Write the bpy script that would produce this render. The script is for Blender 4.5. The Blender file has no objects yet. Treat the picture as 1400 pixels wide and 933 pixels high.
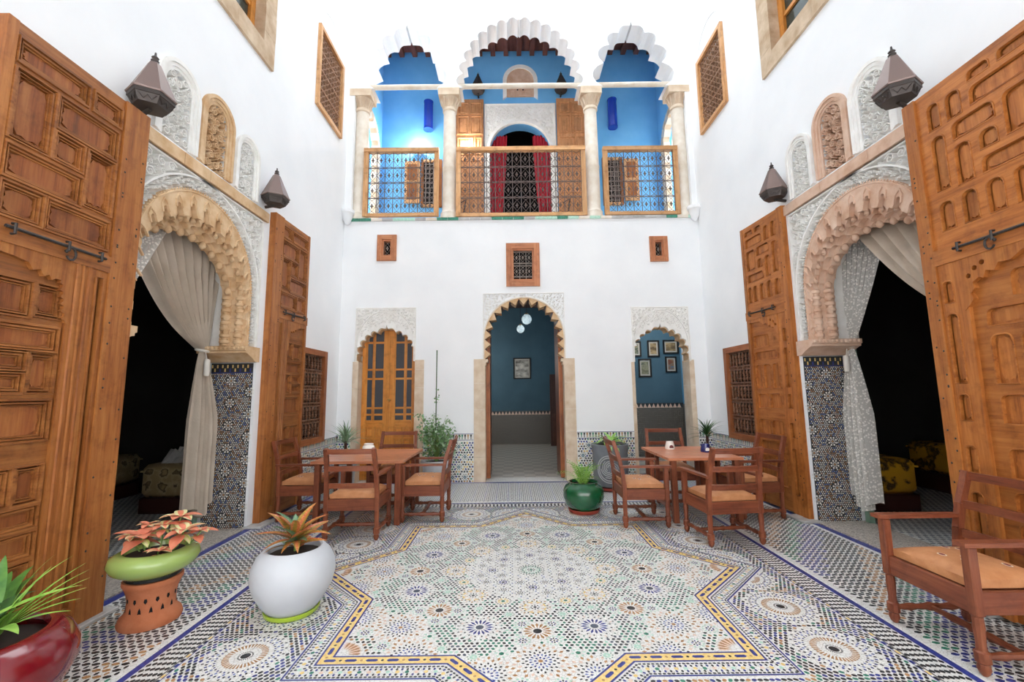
import bpy, math, random
from mathutils import Vector, Matrix
from mathutils.geometry import tessellate_polygon
PI = math.pi
sin, cos = math.sin, math.cos
SC = bpy.context.scene
COL = SC.collection

# ---------------------------------------------------------------- camera, sky, exposure
H = 1.5
def make_camera():
    p, r = 0.1215, -0.0118
    cp, sp, cr, sr = cos(p), sin(p), cos(r), sin(r)
    fwd = Vector((0, cp, sp)); right0 = Vector((1, 0, 0)); down0 = Vector((0, sp, -cp))
    right = right0 * cr - down0 * sr
    down = right0 * sr + down0 * cr
    # image x = cr*X - sr*Yd ; image y = sr*X + cr*Yd
    cd = bpy.data.cameras.new('camera'); cd.sensor_width = 36; cd.lens = 36 * 584.15 / 1400
    cd.clip_start = 0.02
    cam = bpy.data.objects.new('camera', cd); COL.objects.link(cam)
    M = Matrix((right, -down, -fwd)).transposed().to_4x4()
    M.translation = (0, 0, H)
    cam.matrix_world = M
    SC.camera = cam
make_camera()
SKY_STRENGTH = 1.0
HALL_W = 14.0     # unseen sconce added to light the hall (built below)
UPLIGHT_W = 6.5    # uplights on the gallery wall
STUDY_W = 12.0     # unseen lamp added to light the small right room
W = bpy.data.worlds.new('sky'); SC.world = W; W.use_nodes = True
_bg = W.node_tree.nodes['Background']
_bg.inputs['Color'].default_value = (0.88, 0.95, 1.0, 1)
_bg.inputs['Strength'].default_value = SKY_STRENGTH
# sun from beyond the gallery, high: it only reaches the wall behind the viewer
sd = bpy.data.lights.new('sun', 'SUN'); sd.energy = 3.2; sd.angle = math.radians(1.0); sd.color = (1.0, 0.975, 0.95)
so = bpy.data.objects.new('sun', sd); COL.objects.link(so)
so.rotation_euler = Vector((0.0, -cos(math.radians(48)), -sin(math.radians(48)))).to_track_quat('-Z', 'Y').to_euler()
SC.view_settings.view_transform = 'Standard'
SC.view_settings.look = 'None'
SC.view_settings.gamma = 1
SC.view_settings.use_curve_mapping = False
SC.view_settings.exposure = 2.48
SC.cycles.use_denoising = True
SC.cycles.max_bounces = 10
SC.cycles.diffuse_bounces = 7
SC.cycles.transparent_max_bounces = 12
SC.cycles.sample_clamp_indirect = 8

# ---------------------------------------------------------------- colour and material helpers
def lin(h):
    h = h.lstrip('#')
    o = []
    for i in (0, 2, 4):
        c = int(h[i:i+2], 16) / 255
        o.append(c / 12.92 if c <= 0.04045 else ((c + 0.055) / 1.055) ** 2.4)
    return (*o, 1)
MAT = {}
class NT:
    def __init__(s, name):
        s.m = bpy.data.materials.new(name); s.m.use_nodes = True
        s.t = s.m.node_tree; s.n = s.t.nodes
        s.b = s.n['Principled BSDF']
    def node(s, typ, **k):
        n = s.n.new(typ)
        for a, b in k.items():
            if hasattr(n, a): setattr(n, a, b)
            else: n.inputs[a.replace('_', ' ')].default_value = b
        return n
    def link(s, a, b): s.t.links.new(a, b)
    def coords(s, scale=(1, 1, 1), kind='Object'):
        tc = s.node('ShaderNodeTexCoord'); mp = s.node('ShaderNodeMapping')
        s.link(tc.outputs[kind], mp.inputs['Vector']); mp.inputs['Scale'].default_value = scale
        return mp.outputs['Vector']
    def ramp(s, fac, stops):
        r = s.node('ShaderNodeValToRGB'); e = r.color_ramp.elements
        while len(e) < len(stops): e.new(0.5)
        for el, (p, c) in zip(e, stops): el.position = p; el.color = c
        s.link(fac, r.inputs['Fac']); return r.outputs['Color']
    def noise(s, vec, scale, detail=3, rough=0.55):
        n = s.node('ShaderNodeTexNoise'); n.inputs['Scale'].default_value = scale
        n.inputs['Detail'].default_value = detail; n.inputs['Roughness'].default_value = rough
        s.link(vec, n.inputs['Vector']); return n.outputs['Fac']
    def bump(s, h, strength=0.2, dist=0.01):
        b = s.node('ShaderNodeBump'); b.inputs['Strength'].default_value = strength
        b.inputs['Distance'].default_value = dist
        s.link(h, b.inputs['Height']); s.link(b.outputs['Normal'], s.b.inputs['Normal'])
    def set(s, **k):
        for a, b in k.items(): s.b.inputs[a.replace('_', ' ')].default_value = b
def mul(c, f): return (c[0]*f, c[1]*f, c[2]*f, 1)

def mottled(name, hexa, hexb=None, scale=6, rough=0.8, bump=0.0, bscale=40, detail=4, spec=0.5, vec=(1, 1, 1), lo=0.3, hi=0.7, coat=0):
    t = NT(name); v = t.coords(vec)
    a = lin(hexa); b = lin(hexb) if hexb else mul(a, 0.8)
    t.link(t.ramp(t.noise(v, scale, detail), [(lo, a), (hi, b)]), t.b.inputs['Base Color'])
    t.set(Roughness=rough); t.b.inputs['Specular IOR Level'].default_value = spec
    if coat: t.b.inputs['Coat Weight'].default_value = coat; t.b.inputs['Coat Roughness'].default_value = 0.08
    if bump: t.bump(t.noise(v, bscale, 3), bump)
    MAT[name] = t.m; return t
def wood(name, hexa, hexb, hexc, axis=2, rough=0.45, scale=1.0, spec=0.4):
    t = NT(name)
    sc = [9 * scale] * 3; sc[axis] = 0.55 * scale
    v = t.coords(tuple(sc))
    oi = t.node('ShaderNodeObjectInfo')
    ad = t.node('ShaderNodeVectorMath', operation='ADD')
    mu = t.node('ShaderNodeVectorMath', operation='SCALE'); 
    cb = t.node('ShaderNodeCombineXYZ')
    for i in range(3): t.link(oi.outputs['Random'], cb.inputs[i])
    t.link(cb.outputs[0], mu.inputs[0]); mu.inputs['Scale'].default_value = 37.0
    t.link(v, ad.inputs[0]); t.link(mu.outputs[0], ad.inputs[1])
    n1 = t.noise(ad.outputs[0], 2.2, 5, 0.6)
    n2 = t.noise(ad.outputs[0], 9.0, 3, 0.6)
    mx = t.node('ShaderNodeMath', operation='MULTIPLY_ADD')
    t.link(n2, mx.inputs[0]); mx.inputs[1].default_value = 0.45; t.link(n1, mx.inputs[2])
    col = t.ramp(mx.outputs[0], [(0.42, lin(hexc)), (0.66, lin(hexa)), (0.92, lin(hexb))])
    # stains and dents with their own shape
    v2 = t.coords((1, 1, 1)); st = t.noise(v2, 7, 4, 0.7)
    mixn = t.node('ShaderNodeMix', data_type='RGBA', blend_type='MULTIPLY')
    mixn.inputs['Factor'].default_value = 1.0
    t.link(col, mixn.inputs['A'])
    t.link(t.ramp(st, [(0.25, (0.62, 0.58, 0.55, 1)), (0.5, (1, 1, 1, 1))]), mixn.inputs['B'])
    hv = t.node('ShaderNodeHueSaturation')
    mr = t.node('ShaderNodeMapRange'); mr.inputs['To Min'].default_value = 0.85; mr.inputs['To Max'].default_value = 1.12
    t.link(oi.outputs['Random'], mr.inputs['Value']); t.link(mr.outputs[0], hv.inputs['Value'])
    t.link(mixn.outputs['Result'], hv.inputs['Color'])
    t.link(hv.outputs[0], t.b.inputs['Base Color'])
    t.set(Roughness=rough); t.b.inputs['Specular IOR Level'].default_value = spec
    t.bump(mx.outputs[0], 0.12, 0.004)
    MAT[name] = t.m; return t
def plain(name, hexa, rough=0.5, metal=0.0, spec=0.5, coat=0.0):
    t = NT(name); t.set(Base_Color=lin(hexa), Roughness=rough, Metallic=metal)
    t.b.inputs['Specular IOR Level'].default_value = spec
    if coat: t.b.inputs['Coat Weight'].default_value = coat; t.b.inputs['Coat Roughness'].default_value = 0.05
    MAT[name] = t.m; return t

mottled('plaster', '#f4f5f6', '#eceef0', 1.2, 0.9, 0.12, 9, spec=0.2)
mottled('stucco', '#f5f4f1', '#e9e7e2', 9, 0.85, 0.1, 60, spec=0.25)
mottled('stone_beige', '#e3c7a3', '#c79f74', 7, 0.85, 0.35, 35, spec=0.25)
mottled('stone_pale', '#e2d2bd', '#cdb498', 6, 0.85, 0.3, 30, spec=0.25)
mottled('stone_pink', '#dfc3ae', '#c79f85', 6, 0.85, 0.35, 30, spec=0.25)
mottled('limestone', '#ece5da', '#d6c9b6', 5, 0.8, 0.2, 30, spec=0.3)
mottled('marble_grey', '#c9c7c4', '#9d9a97', 5, 0.4, 0.05, 30)
mottled('terrazzo', '#c2b8ad', '#8d867f', 60, 0.55, 0.05, 60, lo=0.4, hi=0.62)
mottled('paint_blue', '#7cc2f4', '#6ab4ec', 2, 0.75, 0.06, 12, spec=0.3)
mottled('paint_teal', '#4a6878', '#425f6e', 2, 0.7, 0.05, 12, spec=0.3)
mottled('paint_skyblue', '#6aa6c9', '#5f9abd', 2, 0.7, 0.05, 12, spec=0.3)
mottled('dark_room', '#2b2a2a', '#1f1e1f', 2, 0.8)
wood('wood_door', '#985a2a', '#b0733c', '#603417')
wood('wood_door_cross', '#8f562a', '#a86d3a', '#5a3116', axis=1)
wood('wood_panel', '#8a4d27', '#a26636', '#572d15')
wood('wood_door_r', '#a3602a', '#ba763a', '#6d3a18')
wood('wood_door_r_cross', '#a3602a', '#ba763a', '#6d3a18', axis=1)
wood('wood_orange', '#cf8437', '#dd9a4c', '#a05d20', rough=0.35)
wood('wood_orange_cross', '#cf8437', '#dd9a4c', '#a05d20', axis=0, rough=0.35)
wood('wood_pale', '#cf9a67', '#deb182', '#a8733f')
wood('wood_pale_cross', '#cf9a67', '#deb182', '#a8733f', axis=0)
wood('wood_red', '#7a402a', '#8f5236', '#50271a', rough=0.38)
wood('wood_red_y', '#7a402a', '#8f5236', '#50271a', axis=1, rough=0.38)
wood('wood_red_x', '#7a402a', '#8f5236', '#50271a', axis=0, rough=0.38)
wood('wood_table', '#bd7654', '#cf8c69', '#935339', axis=0, rough=0.3)
wood('wood_lattice', '#9a5a34', '#b06f45', '#6a3a20')
wood('wood_dark', '#4d2c22', '#5e382b', '#321a14')
wood('wood_ceiling', '#6a3f35', '#7c4c40', '#482722', axis=1)
plain('iron', '#3a3431', 0.55, 0.3)
plain('iron_black', '#201d1c', 0.5, 0.4)
plain('lattice_dark', '#1c1512', 0.8)
plain('copper_brown', '#84706a', 0.42, 0.35)
plain('copper_dark', '#4a4340', 0.5, 0.4)
plain('brass', '#c9a868', 0.3, 0.8)
plain('glass_dark', '#4b5057', 0.12, 0, 0.6)
plain('glass_green', '#2f3b38', 0.1, 0, 0.6)
plain('void', '#0b0c0e', 0.9)
plain('soil', '#2c2019', 0.95)
plain('green_paint', '#7e9a86', 0.6)
# zellij glazes
def glaze(name, a, b, rough=0.32, scale=45):
    t = NT(name); v = t.coords()
    t.link(t.ramp(t.noise(v, scale, 2), [(0.35, lin(a)), (0.65, lin(b))]), t.b.inputs['Base Color'])
    t.set(Roughness=rough); MAT[name] = t.m
glaze('z_white', '#efefea', '#dcdcd6', 0.28)
glaze('z_black', '#2c2f33', '#3c3d3f')
glaze('z_blue', '#31367a', '#3f4a94')
glaze('z_lblue', '#5f74b4', '#7e90c4')
glaze('z_green', '#2f7560', '#4d9279')
glaze('z_mint', '#9fcdb8', '#bcdccb')
glaze('z_brown', '#a97a4c', '#c0966a')
glaze('z_yellow', '#e0bd6e', '#ead08c')
glaze('z_pink', '#dcb9a4', '#e6ccba')
glaze('z_grey', '#4a5160', '#5a6170')
GL = ['z_white', 'z_black', 'z_blue', 'z_lblue', 'z_green', 'z_mint', 'z_brown', 'z_yellow', 'z_pink', 'z_grey']
WH, BK, BL, LB, GR, MI, BR, YE, PK, GY = range(10)
def floor_base():
    t = NT('zellij_ground'); v = t.coords()
    vo = t.node('ShaderNodeTexVoronoi', feature='DISTANCE_TO_EDGE'); vo.inputs['Scale'].default_value = 42
    t.link(v, vo.inputs['Vector'])
    t.link(t.ramp(vo.outputs['Distance'], [(0.0, lin('#b9b6b0')), (0.06, lin('#dfdeda'))]), t.b.inputs['Base Color'])
    t.set(Roughness=0.42); MAT['zellij_ground'] = t.m
floor_base()

# ---------------------------------------------------------------- mesh builder
class MB:
    def __init__(s): s.v = []; s.f = []; s.mi = []
    def add(s, vs, fs, m=0):
        o = len(s.v); s.v.extend(vs)
        for f in fs: s.f.append(tuple(i + o for i in f)); s.mi.append(m)
    def box(s, x0, x1, y0, y1, z0, z1, m=0):
        s.add([(x0,y0,z0),(x1,y0,z0),(x1,y1,z0),(x0,y1,z0),(x0,y0,z1),(x1,y0,z1),(x1,y1,z1),(x0,y1,z1)],
              [(0,3,2,1),(4,5,6,7),(0,1,5,4),(1,2,6,5),(2,3,7,6),(3,0,4,7)], m)
    def obox(s, c, ax, ay, az, m=0):
        c, ax, ay, az = map(Vector, (c, ax, ay, az)); vs = []
        for sz in (-1, 1):
            for sx, sy in ((-1,-1),(1,-1),(1,1),(-1,1)): vs.append(tuple(c + ax*sx + ay*sy + az*sz))
        fs = [(0,3,2,1),(4,5,6,7),(0,1,5,4),(1,2,6,5),(2,3,7,6),(3,0,4,7)]
        if ax.cross(ay).dot(az) < 0: fs = [tuple(reversed(f)) for f in fs]
        s.add(vs, fs, m)
    def cbox(s, x0, x1, y0, y1, z0, z1, c=0.006, m=0, M=None):
        """box with chamfered edges"""
        c = min(c, (x1-x0)*.45, (y1-y0)*.45, (z1-z0)*.45)
        X = (x0, x1); Y = (y0, y1); Z = (z0, z1); idx = {}; vs = []
        for i in (0, 1):
            for j in (0, 1):
                for k in (0, 1):
                    sx = c if i == 0 else -c; sy = c if j == 0 else -c; sz = c if k == 0 else -c
                    for a, p in enumerate(((X[i], Y[j]+sy, Z[k]+sz), (X[i]+sx, Y[j], Z[k]+sz), (X[i]+sx, Y[j]+sy, Z[k]))):
                        idx[i, j, k, a] = len(vs); vs.append(p)
        fs = []
        for i in (0, 1):
            q = [idx[i,j,k,0] for j, k in ((0,0),(1,0),(1,1),(0,1))]; fs.append(q if i else q[::-1])
        for j in (0, 1):
            q = [idx[i,j,k,1] for i, k in ((0,0),(1,0),(1,1),(0,1))]; fs.append(q[::-1] if j else q)
        for k in (0, 1):
            q = [idx[i,j,k,2] for i, j in ((0,0),(1,0),(1,1),(0,1))]; fs.append(q if k else q[::-1])
        for j in (0, 1):
            for k in (0, 1):
                q = [idx[0,j,k,1], idx[1,j,k,1], idx[1,j,k,2], idx[0,j,k,2]]; fs.append(q if (j == k) == (j == 1) and False else q)
        for i in (0, 1):
            for k in (0, 1): fs.append([idx[i,0,k,0], idx[i,1,k,0], idx[i,1,k,2], idx[i,0,k,2]])
            for j in (0, 1): fs.append([idx[i,j,0,0], idx[i,j,1,0], idx[i,j,1,1], idx[i,j,0,1]])
        for i in (0, 1):
            for j in (0, 1):
                for k in (0, 1): fs.append([idx[i,j,k,0], idx[i,j,k,1], idx[i,j,k,2]])
        ctr = Vector(((x0+x1)/2, (y0+y1)/2, (z0+z1)/2)); out = []
        for q in fs:
            P = [Vector(vs[a]) for a in q]; n = (P[1]-P[0]).cross(P[2]-P[0]); mid = sum(P, Vector())/len(P)
            out.append(q if n.dot(mid-ctr) > 0 else q[::-1])
        if M is not None: vs = [tuple(M @ Vector(p)) for p in vs]
        s.add(vs, out, m)
    def beam(s, p0, p1, w, h, up=(0, 0, 1), m=0):
        p0, p1 = Vector(p0), Vector(p1); d = p1 - p0; L = d.length; d.normalize()
        up = Vector(up); sd = d.cross(up)
        if sd.length < 1e-6: sd = d.cross(Vector((1, 0, 0)))
        sd.normalize(); u = sd.cross(d)
        s.obox((p0+p1)/2, d*L/2, sd*w/2, u*h/2, m)
    def tube(s, pts, r, n=8, m=0, caps=True):
        pts = [Vector(p) for p in pts]; k = len(pts)
        rs = r if isinstance(r, (list, tuple)) else [r]*k
        nrm = None; vs = []
        for i, p in enumerate(pts):
            d = (pts[min(i+1, k-1)] - pts[max(i-1, 0)])
            if d.length < 1e-9: d = Vector((0, 0, 1))
            d.normalize()
            if nrm is None:
                a = Vector((0, 0, 1)) if abs(d.z) < 0.9 else Vector((1, 0, 0)); nrm = d.cross(a).normalized()
            else:
                nrm = nrm - d*nrm.dot(d)
                nrm = nrm.normalized() if nrm.length > 1e-6 else d.orthogonal().normalized()
            b = d.cross(nrm)
            for j in range(n):
                t = 2*PI*j/n; vs.append(tuple(p + (nrm*cos(t) + b*sin(t))*rs[i]))
        fs = [(i*n+j, i*n+(j+1)%n, (i+1)*n+(j+1)%n, (i+1)*n+j) for i in range(k-1) for j in range(n)]
        if caps: fs += [tuple(range(n))[::-1], tuple((k-1)*n+j for j in range(n))]
        s.add(vs, fs, m)
    def lathe(s, prof, n=24, c=(0, 0, 0), m=0, capb=True, capt=True, ph=0.0, sx=1, sy=1):
        vs = [(c[0]+sx*r*cos(2*PI*j/n+ph), c[1]+sy*r*sin(2*PI*j/n+ph), c[2]+z) for r, z in prof for j in range(n)]
        k = len(prof)
        fs = [(i*n+j, i*n+(j+1)%n, (i+1)*n+(j+1)%n, (i+1)*n+j) for i in range(k-1) for j in range(n)]
        if capb: fs.append(tuple(range(n))[::-1])
        if capt: fs.append(tuple((k-1)*n+j for j in range(n)))
        s.add(vs, fs, m)
    def prism(s, loops, w0, w1, fr, m=0, back=True, sides=True, sm=None):
        """2D outline with holes, extruded from w0 (front) to w1; fr maps (u,v,w) to 3D"""
        tri = tessellate_polygon([[Vector((a, b, 0)) for a, b in L] for L in loops])
        flat = [p for L in loops for p in L]; N = len(flat)
        vs = [fr(a, b, w0) for a, b in flat] + [fr(a, b, w1) for a, b in flat]
        P = [Vector(x) for x in vs]; wd = P[N] - P[0]
        fs = []
        for t in tri:
            n = (P[t[1]]-P[t[0]]).cross(P[t[2]]-P[t[0]])
            t = tuple(t) if n.dot(wd) < 0 else tuple(t[::-1])
            fs.append(t)
            if back: fs.append(tuple(i + N for i in t[::-1]))
        s.add(vs, fs, m)
        if sides:
            fs = []; o = 0
            for li, L in enumerate(loops):
                k = len(L); ar = sum(L[i][0]*L[(i+1)%k][1]-L[(i+1)%k][0]*L[i][1] for i in range(k))
                ori = (P[min(1, N-1)] - P[0])
                fu = Vector(fr(1, 0, 0))-Vector(fr(0, 0, 0)); fv = Vector(fr(0, 1, 0))-Vector(fr(0, 0, 0))
                flip = (ar > 0) == (li == 0)
                if fu.cross(fv).dot(wd) > 0: flip = not flip
                for i in range(k):
                    a, b = o+i, o+(i+1) % k
                    q = (a, a+N, b+N, b)
                    fs.append(q if flip else q[::-1])
                o += k
            base = len(s.v) - 2*N
            for f in fs: s.f.append(tuple(i + base for i in f)); s.mi.append(m if sm is None else sm)
    def poly(s, pts, m=0): s.add(pts, [tuple(range(len(pts)))], m)
    def mesh(s, name, mats):
        me = bpy.data.meshes.new(name); me.from_pydata(s.v, [], s.f)
        for a in ([mats] if isinstance(mats, str) else mats): me.materials.append(MAT[a])
        me.polygons.foreach_set('material_index', s.mi)
        me.update(); return me
    def build(s, name, mats, parent=None, smooth=False, loc=None):
        me = s.mesh(name, mats)
        if smooth: smooth_mesh(me, smooth)
        return link(name, me, parent, loc)
def smooth_mesh(me, ang=True):
    me.polygons.foreach_set('use_smooth', [True]*len(me.polygons))
    try: me.set_sharp_from_angle(angle=math.radians(40 if ang is True else ang))
    except Exception: pass
def link(name, me, parent=None, loc=None):
    o = bpy.data.objects.new(name, me); COL.objects.link(o)
    if parent is not None: o.parent = parent
    if loc is not None: o.location = loc
    return o
def empty(name, loc=(0, 0, 0), rz=0, parent=None):
    o = bpy.data.objects.new(name, None); COL.objects.link(o); o.location = loc; o.rotation_euler = (0, 0, rz)
    o.empty_display_size = 0.1
    if parent is not None: o.parent = parent
    return o
def tag(o, label=None, cat=None, group=None, kind=None):
    if label: o['label'] = label
    if cat: o['category'] = cat
    if group: o['group'] = group
    if kind: o['kind'] = kind
    return o
def copy_tree(o, parent=None):
    c = o.copy(); COL.objects.link(c); c.parent = parent
    for ch in list(o.children): copy_tree(ch, c)
    return c
def clean(pts, eps=1e-5):
    o = []
    for p in pts:
        if not o or (abs(p[0]-o[-1][0]) + abs(p[1]-o[-1][1])) > eps: o.append(p)
    if len(o) > 1 and (abs(o[0][0]-o[-1][0]) + abs(o[0][1]-o[-1][1])) <= eps: o.pop()
    return o
def rect(u0, u1, v0, v1): return [(u0, v0), (u1, v0), (u1, v1), (u0, v1)]
# frames: wall planes; w grows INTO the wall
XL, XR, YB = -3.05, 3.43, 7.5
def fr_left(u, v, w): return (XL - w, u, v)
def fr_right(u, v, w): return (XR + w, u, v)
def fr_back(u, v, w): return (u, YB + w, v)
def fr_floor(u, v, w): return (u, v, -w)
# ================================================================ the setting
def arch_pts(cx, hw, zs, zc, b, n=28):
    """path from (cx-hw, zs) up over the arch to (cx+hw, zs): straight to zc, then a half ellipse"""
    pts = [(cx-hw, zs)]
    for i in range(n+1):
        t = PI - PI*i/n
        pts.append((cx+hw*cos(t), zc+b*sin(t)))
    pts.append((cx+hw, zs)); return clean(pts)
def resample(pts, n):
    L = [0]
    for a, b in zip(pts, pts[1:]): L.append(L[-1]+math.hypot(b[0]-a[0], b[1]-a[1]))
    out = []; j = 0
    for i in range(n+1):
        t = L[-1]*i/n
        while j < len(L)-2 and L[j+1] < t: j += 1
        k = (t-L[j])/max(1e-9, L[j+1]-L[j]); a, b = pts[j], pts[j+1]
        out.append((a[0]+(b[0]-a[0])*k, a[1]+(b[1]-a[1])*k))
    return out
def cusped_pts(cx, hw, zs, za, n, bulge=0.5, tip=0.10, sub=6, lean=0.62):
    """cusped arch: n lobes a side, small ogee point on top; from left spring to right spring"""
    def base(t):   # t 0..1 from left spring to apex
        a = t*PI/2
        return (cx - hw*cos(a)**(lean*1.6), zs + (za-tip-zs)*sin(a)**0.95)
    P = [base(i/n) for i in range(n+1)]
    L = []
    for a, b in zip(P, P[1:]):
        dx, dy = b[0]-a[0], b[1]-a[1]; nx, ny = -dy, dx
        for k in range(sub):
            s = k/sub; h = bulge*sin(PI*s)**0.7
            L.append((a[0]+dx*s+nx*h, a[1]+dy*s+ny*h))
    last = P[-1]
    L = L[:-1] + [(cx-0.02, za-tip*0.55)]
    L.append((cx, za))
    R = [(2*cx-x, y) for x, y in reversed(L[:-1])]
    return clean(L+R)
TOP = 10.6
YF = -1.3
D_L0, D_L1, D_C, D_TOP = 3.12, 5.08, 4.10, 3.65       # side doorways
WT = 0.58                                              # side wall thickness
BT = 0.42                                              # back wall thickness
NICHES = ((3.63, .25, 4.58), (4.15, .245, 4.61), (4.66, .215, 4.50))
def side_wall(name, fr, label, noff):
    mb = MB()
    loops = [rect(YF, YB, 0, TOP), rect(D_L0, D_L1, 0.0005, D_TOP), rect(6.04, 6.88, 0.84, 2.14), rect(6.24, 7.1, 6.1, 7.4), rect(3.62+noff*2.5, 4.80+noff*2.5, 5.85, 7.4)]
    loops[0] = [(YF, 0), (D_L0, 0), (D_L0, D_TOP), (D_L1, D_TOP), (D_L1, 0), (YB, 0), (YB, TOP), (YF, TOP)]
    del loops[1]
    for uc, hw, zt in NICHES: loops.append(arch_pts(uc+noff, hw*.605, 3.80, zt-hw, hw*.605, 20))
    mb.prism(loops, 0, WT, fr)
    return tag(mb.build(name, 'plaster'), label, 'wall', kind='structure')
side_wall('wall_left', fr_left, 'tall white plastered wall on the left of the courtyard', 0.0)
side_wall('wall_right', fr_right, 'tall white plastered wall on the right of the courtyard', 0.10)
mb = MB(); mb.box(XL-WT, XR+WT, YF-.3, 4.6, TOP, TOP+.2)  # added slab, out of view: keeps sky light off the near walls
tag(mb.build('added_shade_slab', 'plaster'), 'added white roof slab blocking sky light over the near end of the courtyard, out of view', 'roof', kind='structure')
mb = MB(); mb.box(XL-WT, XR+WT, YF-0.3, YF, 0, TOP)
tag(mb.build('wall_front', 'plaster'), 'white plastered wall closing the courtyard behind the viewer', 'wall', kind='structure')

# openings of the back wall
CD = 0.215                                             # centre door axis
C_ARCH = arch_pts(CD, 0.70, 0.0, 2.46, 0.725, 30)
LD0, LD1, LDT = -2.78, -1.70, 3.045
RD0, RD1, RDT = 2.12, 3.15, 3.005
GC = 0.205                                             # gallery axis
A_C = cusped_pts(GC, 1.10, 7.30, 8.74, 8, 0.42, 0.05, 6, 0.60)
A_L = cusped_pts(-1.975, 0.60, 7.30, 8.66, 4, 0.42, 0.16, 6, 0.56)
A_R = [(2*GC-x, y) for x, y in reversed(A_L)]
gal = [(-2.93, 4.70), (3.34, 4.70), (3.34, 7.30)] + list(reversed(A_R)) + list(reversed(A_C)) + list(reversed(A_L)) + [(-2.93, 7.30)]
gal = clean(gal)
outer = [(XL-WT, 0), (LD0, 0), (LD0, LDT), (LD1, LDT), (LD1, 0)] + [p for p in C_ARCH] + [(RD0, 0), (RD0, RDT), (RD1, RDT), (RD1, 0), (XR+WT, 0), (XR+WT, TOP), (XL-WT, TOP)]
mb = MB()
mb.prism([clean(outer), gal, rect(-2.36, -2.13, 3.97, 4.31), rect(-0.01, 0.435, 3.49, 4.11), rect(2.58, 2.78, 3.90, 4.23)], 0, BT, fr_back)
tag(mb.build('wall_back', 'plaster'), 'white back wall with arched doorways below and an arcaded gallery above', 'wall', kind='structure')

# ---------------- carved plaster: scrolls raised from a recessed ground
def scrolls(mb, inside, u0, u1, v0, v1, fr, w_top, w_bot, rmin, rmax, seed, m=0, tries=2600):
    rnd = random.Random(seed); cs = []
    cell = {}
    def ok(x, y, r):
        g = rmax*2
        for i in range(int(x/g)-2, int(x/g)+3):
            for j in range(int(y/g)-2, int(y/g)+3):
                for (a, b, c) in cell.get((i, j), ()):
                    if (a-x)**2+(b-y)**2 < (0.93*(c+r))**2: return False
        return True
    for k in range(tries):
        r = rmax-(rmax-rmin)*min(1, k/(tries*0.55))
        x, y = rnd.uniform(u0, u1), rnd.uniform(v0, v1)
        if not all(inside(x+r*0.8*cos(t), y+r*0.8*sin(t)) for t in (0, 1.57, 3.14, 4.71)): continue
        if not ok(x, y, r): continue
        cs.append((x, y, r)); g = rmax*2
        cell.setdefault((int(x/g), int(y/g)), []).append((x, y, r))
    for (x, y, r) in cs:
        ph = rnd.uniform(0, 6.28); sg = rnd.choice((-1, 1)); n = 9
        vs = []; turns = 1.5 if r > rmin*1.25 else 0.95
        hw0 = r*0.21
        for i in range(n+1):
            s = i/n; t = ph+sg*s*turns*2*PI; q = r*(1.0-0.80*s)
            hw = hw0*(1-0.35*s)
            du, dv = cos(t), sin(t)
            for e, wz in ((-hw, w_bot), (-hw*0.45, w_top), (hw*0.45, w_top), (hw, w_bot)):
                vs.append(fr(x+du*(q+e), y+dv*(q+e), wz))
        fs = []
        for i in range(n):
            for a in range(3):
                fs.append((i*4+a, i*4+a+1, i*4+a+5, i*4+a+4))
        fs += [(0, 1, 2, 3), (n*4, n*4+1, n*4+2, n*4+3)]
        mb.add(vs, fs, m)
def inpoly(pts):
    def f(x, y):
        c = False; j = len(pts)-1
        for i in range(len(pts)):
            a, b = pts[i], pts[j]
            if (a[1] > y) != (b[1] > y) and x < (b[0]-a[0])*(y-a[1])/(b[1]-a[1])+a[0]: c = not c
            j = i
        return c
    return f
def ribbon(mb, pts, hw, w_top, w_bot, fr, m=0, closed=False):
    """raised flat moulding along a 2D path"""
    n = len(pts); vs = []
    for i in range(n):
        a = pts[(i-1) % n if closed else max(0, i-1)]; b = pts[(i+1) % n if closed else min(n-1, i+1)]
        dx, dy = b[0]-a[0], b[1]-a[1]; L = math.hypot(dx, dy) or 1; nx, ny = -dy/L, dx/L
        for e, w in ((-hw, w_bot), (-hw*0.6, w_top), (hw*0.6, w_top), (hw, w_bot)):
            vs.append(fr(pts[i][0]+nx*e, pts[i][1]+ny*e, w))
    fs = []
    for i in range(n if closed else n-1):
        j = (i+1) % n
        for a in range(3): fs.append((i*4+a, j*4+a, j*4+a+1, i*4+a+1))
    mb.add(vs, fs, m)
def beads(mb, pts, r, fr, w, m=0):
    for (u, v) in pts:
        vs = [fr(u+r*cos(t), v+r*sin(t), w) for t in (0, 1.047, 2.094, 3.1416, 4.189, 5.236)] + [fr(u, v, w-r*0.8)]
        mb.add(vs, [(i, (i+1) % 6, 6) for i in range(6)], m)

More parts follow.
